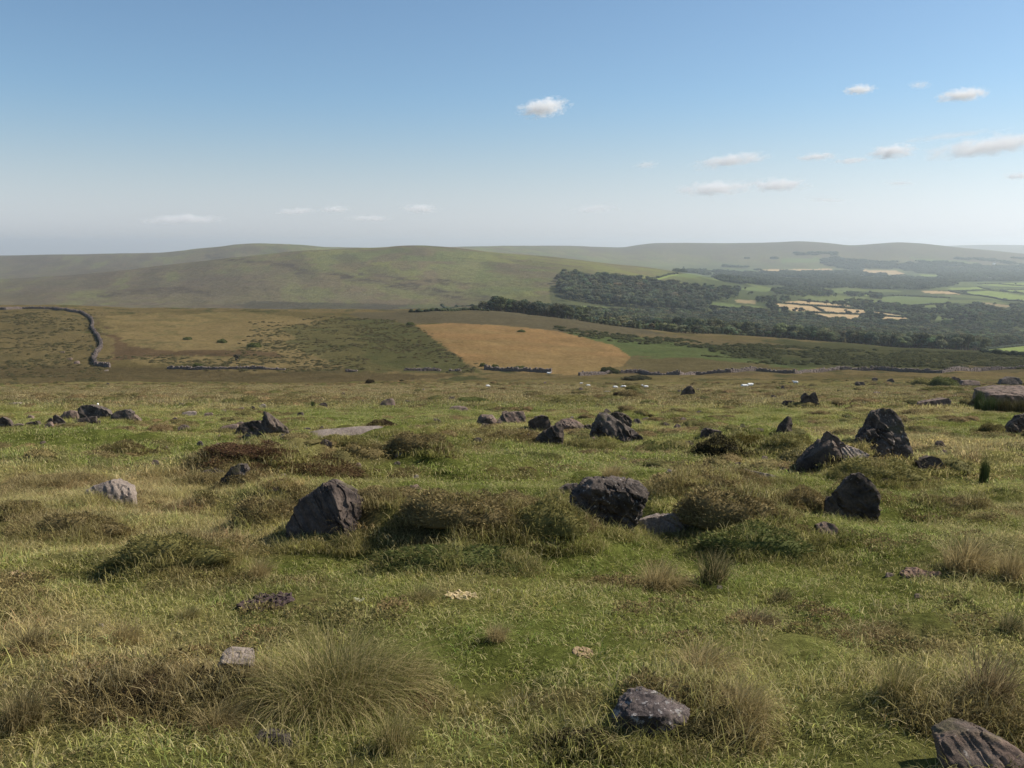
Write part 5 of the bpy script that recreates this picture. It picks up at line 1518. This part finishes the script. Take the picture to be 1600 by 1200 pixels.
house('long low barn just left of the white farmhouse', 1066, 424.5, 14, 3.5, .3, 'barn')
house('white house at the back of the lime green fields', 1546, 438, 16, 7, .6)
house('pale barn in the trees above the lime green fields', 1499, 430, 24, 5, .2, 'barn')
house('small white cottage among the trees far right', 1553, 413.5, 18, 7, .5)
house('white cottage beside the pale barn', 1504, 431, 14, 6, .7)
for i, (px_, py_, hh_, kd) in enumerate([(1087, 424, 15, 0), (1092, 425.5, 15, 1), (1083, 422.5, 13, 2), (1098, 428.5, 15, 3), (1115, 423.5, 12, 4), (1068, 420, 12, 5), (1587, 445.5, 9, 1), (1334, 470, 9, 2), (1321, 489.5, 8, 3), (1340, 491, 8, 4), (1200, 484, 13, 0), (1252, 490, 12, 1), (1243, 489, 11, 2)]):
    P = hit([px_], [py_])[0]
    o = link('broadleaf_tree', TREES[kd]); o.location = P; o.scale = (hh_ * 1.2, hh_ * 1.2, hh_ * .95); o.rotation_euler = (0, 0, i)
    o['tint'] = (.038, .050, .022)
    tag(o, ['round dark tree right of the white farmhouse', 'tall dark tree at the middle of the farmhouse clump', 'dark tree nearest the white farmhouse', 'squat dark tree at the right end of the farmhouse clump', 'lone dark tree right of the farmhouse clump',
            'hazy tree above the long low barn', 'single round tree in the topmost lime green field', 'small tree on the hedge over the middle stubble field', 'left small tree on the hedge below the middle stubble field', 'right small tree on the hedge below the middle stubble field',
            'round tree at the left end of the stubble fields', 'dark tree in the corner of the lowest stubble field', 'dark tree left of the corner tree by the stubble'][i], 'tree')
# bare thorn and small field trees on the moor
P = hit([369], [566])[0]
bm_ = tree_mesh('thorn_mesh', 771, 60)
o = link('thorn_tree', bm_); o.location = P; o.scale = (3.6, 3.6, 3.0); o['tint'] = (.07, .06, .04); tag(o, 'thin bare thorn tree standing on the brown moor', 'tree')

# ------------------------------------------------------------------ sheep
def sheep_mesh(name, head_down, lying=False):
    bm = bmesh.new()
    def blob(c, r, rot=(0, 0, 0), sub=3):
        mt = Matrix.Translation(c) @ Euler(rot).to_matrix().to_4x4() @ Matrix.Diagonal((*r, 1))
        bmesh.ops.create_icosphere(bm, subdivisions=sub, radius=1, matrix=mt)
    zb = .55 if not lying else .30
    blob((0, 0, zb), (.48, .25, .27)); blob((-.25, 0, zb + .02), (.27, .26, .27)); blob((.28, 0, zb + .03), (.24, .23, .25))
    blob((.50, 0, zb + (.10 if not head_down else -.02)), (.20, .13, .15), (0, .7 if head_down else -.7, 0))
    blob((-.52, 0, zb + .02), (.06, .04, .14))
    me = bpy.data.meshes.new(name)
    for v in bm.verts:
        v.co += v.normal * (.018 * math.sin(v.co.x * 37 + v.co.z * 29) * math.cos(v.co.y * 41))
    bm.to_mesh(me); bm.free(); me.materials.append(M_WOOL)
    tmp = bpy.data.objects.new(name, me)
    COL.objects.link(tmp)
    rm = tmp.modifiers.new('r', 'REMESH'); rm.mode = 'VOXEL'; rm.voxel_size = .04
    dg = bpy.context.evaluated_depsgraph_get()
    me2 = bpy.data.meshes.new_from_object(tmp.evaluated_get(dg))
    bpy.data.objects.remove(tmp)
    me2.name = name
    me2.polygons.foreach_set('use_smooth', np.ones(len(me2.polygons), bool))
    return me2, zb
def head_mesh(name):
    bm = bmesh.new()
    def blob(c, r, rot=(0, 0, 0)):
        bmesh.ops.create_icosphere(bm, subdivisions=2, radius=1, matrix=Matrix.Translation(c) @ Euler(rot).to_matrix().to_4x4() @ Matrix.Diagonal((*r, 1)))
    blob((0, 0, 0), (.11, .085, .10)); blob((.11, 0, -.05), (.10, .055, .06), (0, .4, 0))
    for s in (-1, 1): blob((-.03, s * .11, .03), (.03, .07, .022), (s * .3, 0, 0))
    me = bpy.data.meshes.new(name); bm.to_mesh(me); bm.free(); return me
def leg_mesh(name, L):
    bm = bmesh.new()
    bmesh.ops.create_cone(bm, cap_ends=True, segments=8, radius1=.028, radius2=.05, depth=L, matrix=Matrix.Translation((0, 0, L / 2)))
    me = bpy.data.meshes.new(name); bm.to_mesh(me); bm.free(); return me
BODY_D = sheep_mesh('sheep_body_grazing', True); BODY_U = sheep_mesh('sheep_body_standing', False); BODY_L = sheep_mesh('sheep_body_lying', False, True)
HEADM = head_mesh('sheep_head'); HEADM.materials.append(M_WOOL)
HEADB = head_mesh('sheep_head_dark'); HEADB.materials.append(M_DARKHIDE)
LEGM = leg_mesh('sheep_leg', .40); LEGM.materials.append(M_DARKHIDE)
def sheep(label, px, py, wpx, rz, pose, dark=False, group='sheep on the pasture below the ring'):
    P = hit([px], [py])[0]; L = wpx / F * P[1]; s = L / 1.25
    root = link('sheep', None); root.location = P; root.scale = (s, s, s); root.rotation_euler = (0, 0, rz)
    tag(root, label, 'sheep', group)
    me, zb = {'d': BODY_D, 'u': BODY_U, 'l': BODY_L}[pose]
    link('body', me, root)
    hd = link('head', HEADB if dark else HEADM, root)
    if pose == 'd': hd.location = (.68, 0, zb - .28); hd.rotation_euler = (0, .7, 0)
    else: hd.location = (.63, 0, zb + .28)
    if pose != 'l':
        for a in (-.32, .32):
            for b in (-.13, .13):
                lg = link('leg', LEGM, root); lg.location = (a, b, 0)
    else:
        for b in (-.16, .16):
            lg = link('leg', LEGM, root); lg.location = (.2, b, .06); lg.rotation_euler = (0, R(80), 0)
sheep('white sheep lying in the pasture with a dark headed one at its side', 1163, 605, 13, .1, 'l')
sheep('dark headed sheep resting to the right of a white lying one', 1172, 603.5, 11, .2, 'l', True)
sheep('bright white sheep with raised head on a heather hump', 1243, 601, 9, 2.6, 'u')
sheep('grazing sheep, left of the pair by the heather tump', 961, 607.5, 8, .1, 'd')
sheep('grazing sheep, right of the pair by the heather tump', 974, 607.5, 9, 3.0, 'd')
sheep('white sheep standing just right of the heather tump', 1004, 605, 6, 1.8, 'u')
sheep('sheep grazing behind the one right of the heather tump', 1009, 607, 8, .1, 'd')
sheep('lone pale sheep grazing in front of the orange bracken', 919, 604, 7, 0, 'd')
sheep('faint white sheep left of the lone pale one', 908, 599.5, 5, 0, 'l')
sheep('small sheep far from the others, in the tan grass', 762, 605.5, 7, .3, 'd')
sheep('white sheep resting by the end of the short dark wall', 857, 584.5, 7, .1, 'l')
sheep('little pale and dark sheep showing behind the whale shaped rock', 153, 635, 8, 1.9, 'u', True)

# ------------------------------------------------------------------ clouds, far beyond the air box
def cloud_mat(dens, seed, flat):
    m = bpy.data.materials.new('cloud'); m.use_nodes = True
    n = m.node_tree; n.nodes.remove(n.nodes['Principled BSDF'])
    tc = nd(n, 'ShaderNodeTexCoord')
    ln = nd(n, 'ShaderNodeVectorMath', operation='LENGTH'); n.links.new(tc.outputs['Object'], ln.inputs[0])
    ad = nd(n, 'ShaderNodeVectorMath', operation='ADD'); n.links.new(tc.outputs['Object'], ad.inputs[0]); ad.inputs[1].default_value = (seed * 3.1, seed * 1.7, 0)
    ms = nd(n, 'ShaderNodeVectorMath', operation='MULTIPLY'); n.links.new(ad.outputs[0], ms.inputs[0]); ms.inputs[1].default_value = (2.6, 2.2, 4.6 * flat)
    t = noise(n, 1.5, 4, .6, ms.outputs[0])
    a = nd(n, 'ShaderNodeMath', operation='MULTIPLY_ADD'); n.links.new(t.outputs[0], a.inputs[0]); a.inputs[1].default_value = 2.4; a.inputs[2].default_value = -.62
    b = nd(n, 'ShaderNodeMath', operation='SUBTRACT'); n.links.new(a.outputs[0], b.inputs[0]); n.links.new(ln.outputs['Value'], b.inputs[1])
    r = maprange(n, b.outputs[0], -.15, .45, 0, dens)
    v = nd(n, 'ShaderNodeVolumePrincipled'); v.inputs['Color'].default_value = (1, 1, 1, 1); v.inputs['Anisotropy'].default_value = .0
    n.links.new(r, v.inputs['Density'])
    n.links.new(v.outputs[0], n.nodes['Material Output'].inputs['Volume'])
    return m
bmc = bmesh.new(); bmesh.ops.create_icosphere(bmc, subdivisions=3, radius=1)
CL = bpy.data.meshes.new('cloud_hull'); bmc.to_mesh(CL); bmc.free()
def cloud(label, cx, cy, wp, hp, dens=1.0, tilt=0.0, seed=0):
    u, s = ray_us(cx, cy)
    alt = 1500
    D = float(min(alt / max(s, .01), 32000))
    wd = wp / F * D * .76; ht = hp / F * D * .62
    me = CL.copy(); me.materials.clear(); me.materials.append(cloud_mat(dens * 3.8 / wd, seed + cx * .01, ht / wd))
    o = link('cloud', me)
    o.location = (u * D, D, s * D); o.scale = (wd, wd * .8, ht); o.rotation_euler = (0, -tilt, 0)
    tag(o, label, 'cloud')
for i, a in enumerate([
        ('brightest little white cloud high above the middle hills', 850, 168, 62, 28, 1.3, .12),
        ('small cloud high on the right, left of the higher pair', 1343, 140, 38, 15, 1.0, .1),
        ('small white cloud high on the right, right of the higher pair', 1505, 148, 60, 20, 1.2, .08),
        ('faint wisp between the two high clouds on the right', 1437, 133, 28, 12, .25, 0),
        ('slanting flat cloud right of centre above two long clouds', 1142, 251, 95, 20, .9, .14),
        ('thin flat cloud right of the slanting one', 1276, 245, 52, 13, .7, .05),
        ('faint low flat cloud below the peaked cloud', 1332, 251, 50, 9, .6, .05),
        ('peaked white cloud in the right row of clouds', 1394, 237, 58, 22, 1.1, .06),
        ('largest cloud, long and slanting at the right edge', 1552, 227, 150, 30, 1.2, .12),
        ('left one of two long low clouds on the right', 1120, 294, 100, 22, 1.0, .05),
        ('right one of two long low clouds on the right', 1216, 289, 72, 20, 1.0, .0),
        ('long flat cloud low over the hill on the left', 287, 342, 105, 14, .8, .03),
        ('small low cloud above the middle hill crest', 463, 330, 56, 10, .6, .05),
        ('small bright low cloud beside the one over the hill crest', 523, 327, 36, 11, .6, .05),
        ('thin low cloud just above the middle skyline', 577, 341, 56, 9, .6, 0),
        ('soft low cloud right of the thin low one', 656, 326, 48, 15, .6, 0),
        ('faint wide cloud low over the wood', 930, 326, 62, 13, .35, .05),
        ('faint scrap of cloud right of centre', 1010, 258, 34, 12, .25, .1),
        ('thin streak of cloud above the right row', 1480, 213, 130, 7, .3, .1),
        ('faint cloud at the right edge below the largest', 1590, 275, 36, 11, .6, 0),
        ('faint flat cloud low at the right', 1405, 286, 40, 7, .3, 0),
        ('faint long cloud lowest on the right', 1290, 312, 60, 8, .25, 0)]):
    cloud(*a, seed=i)
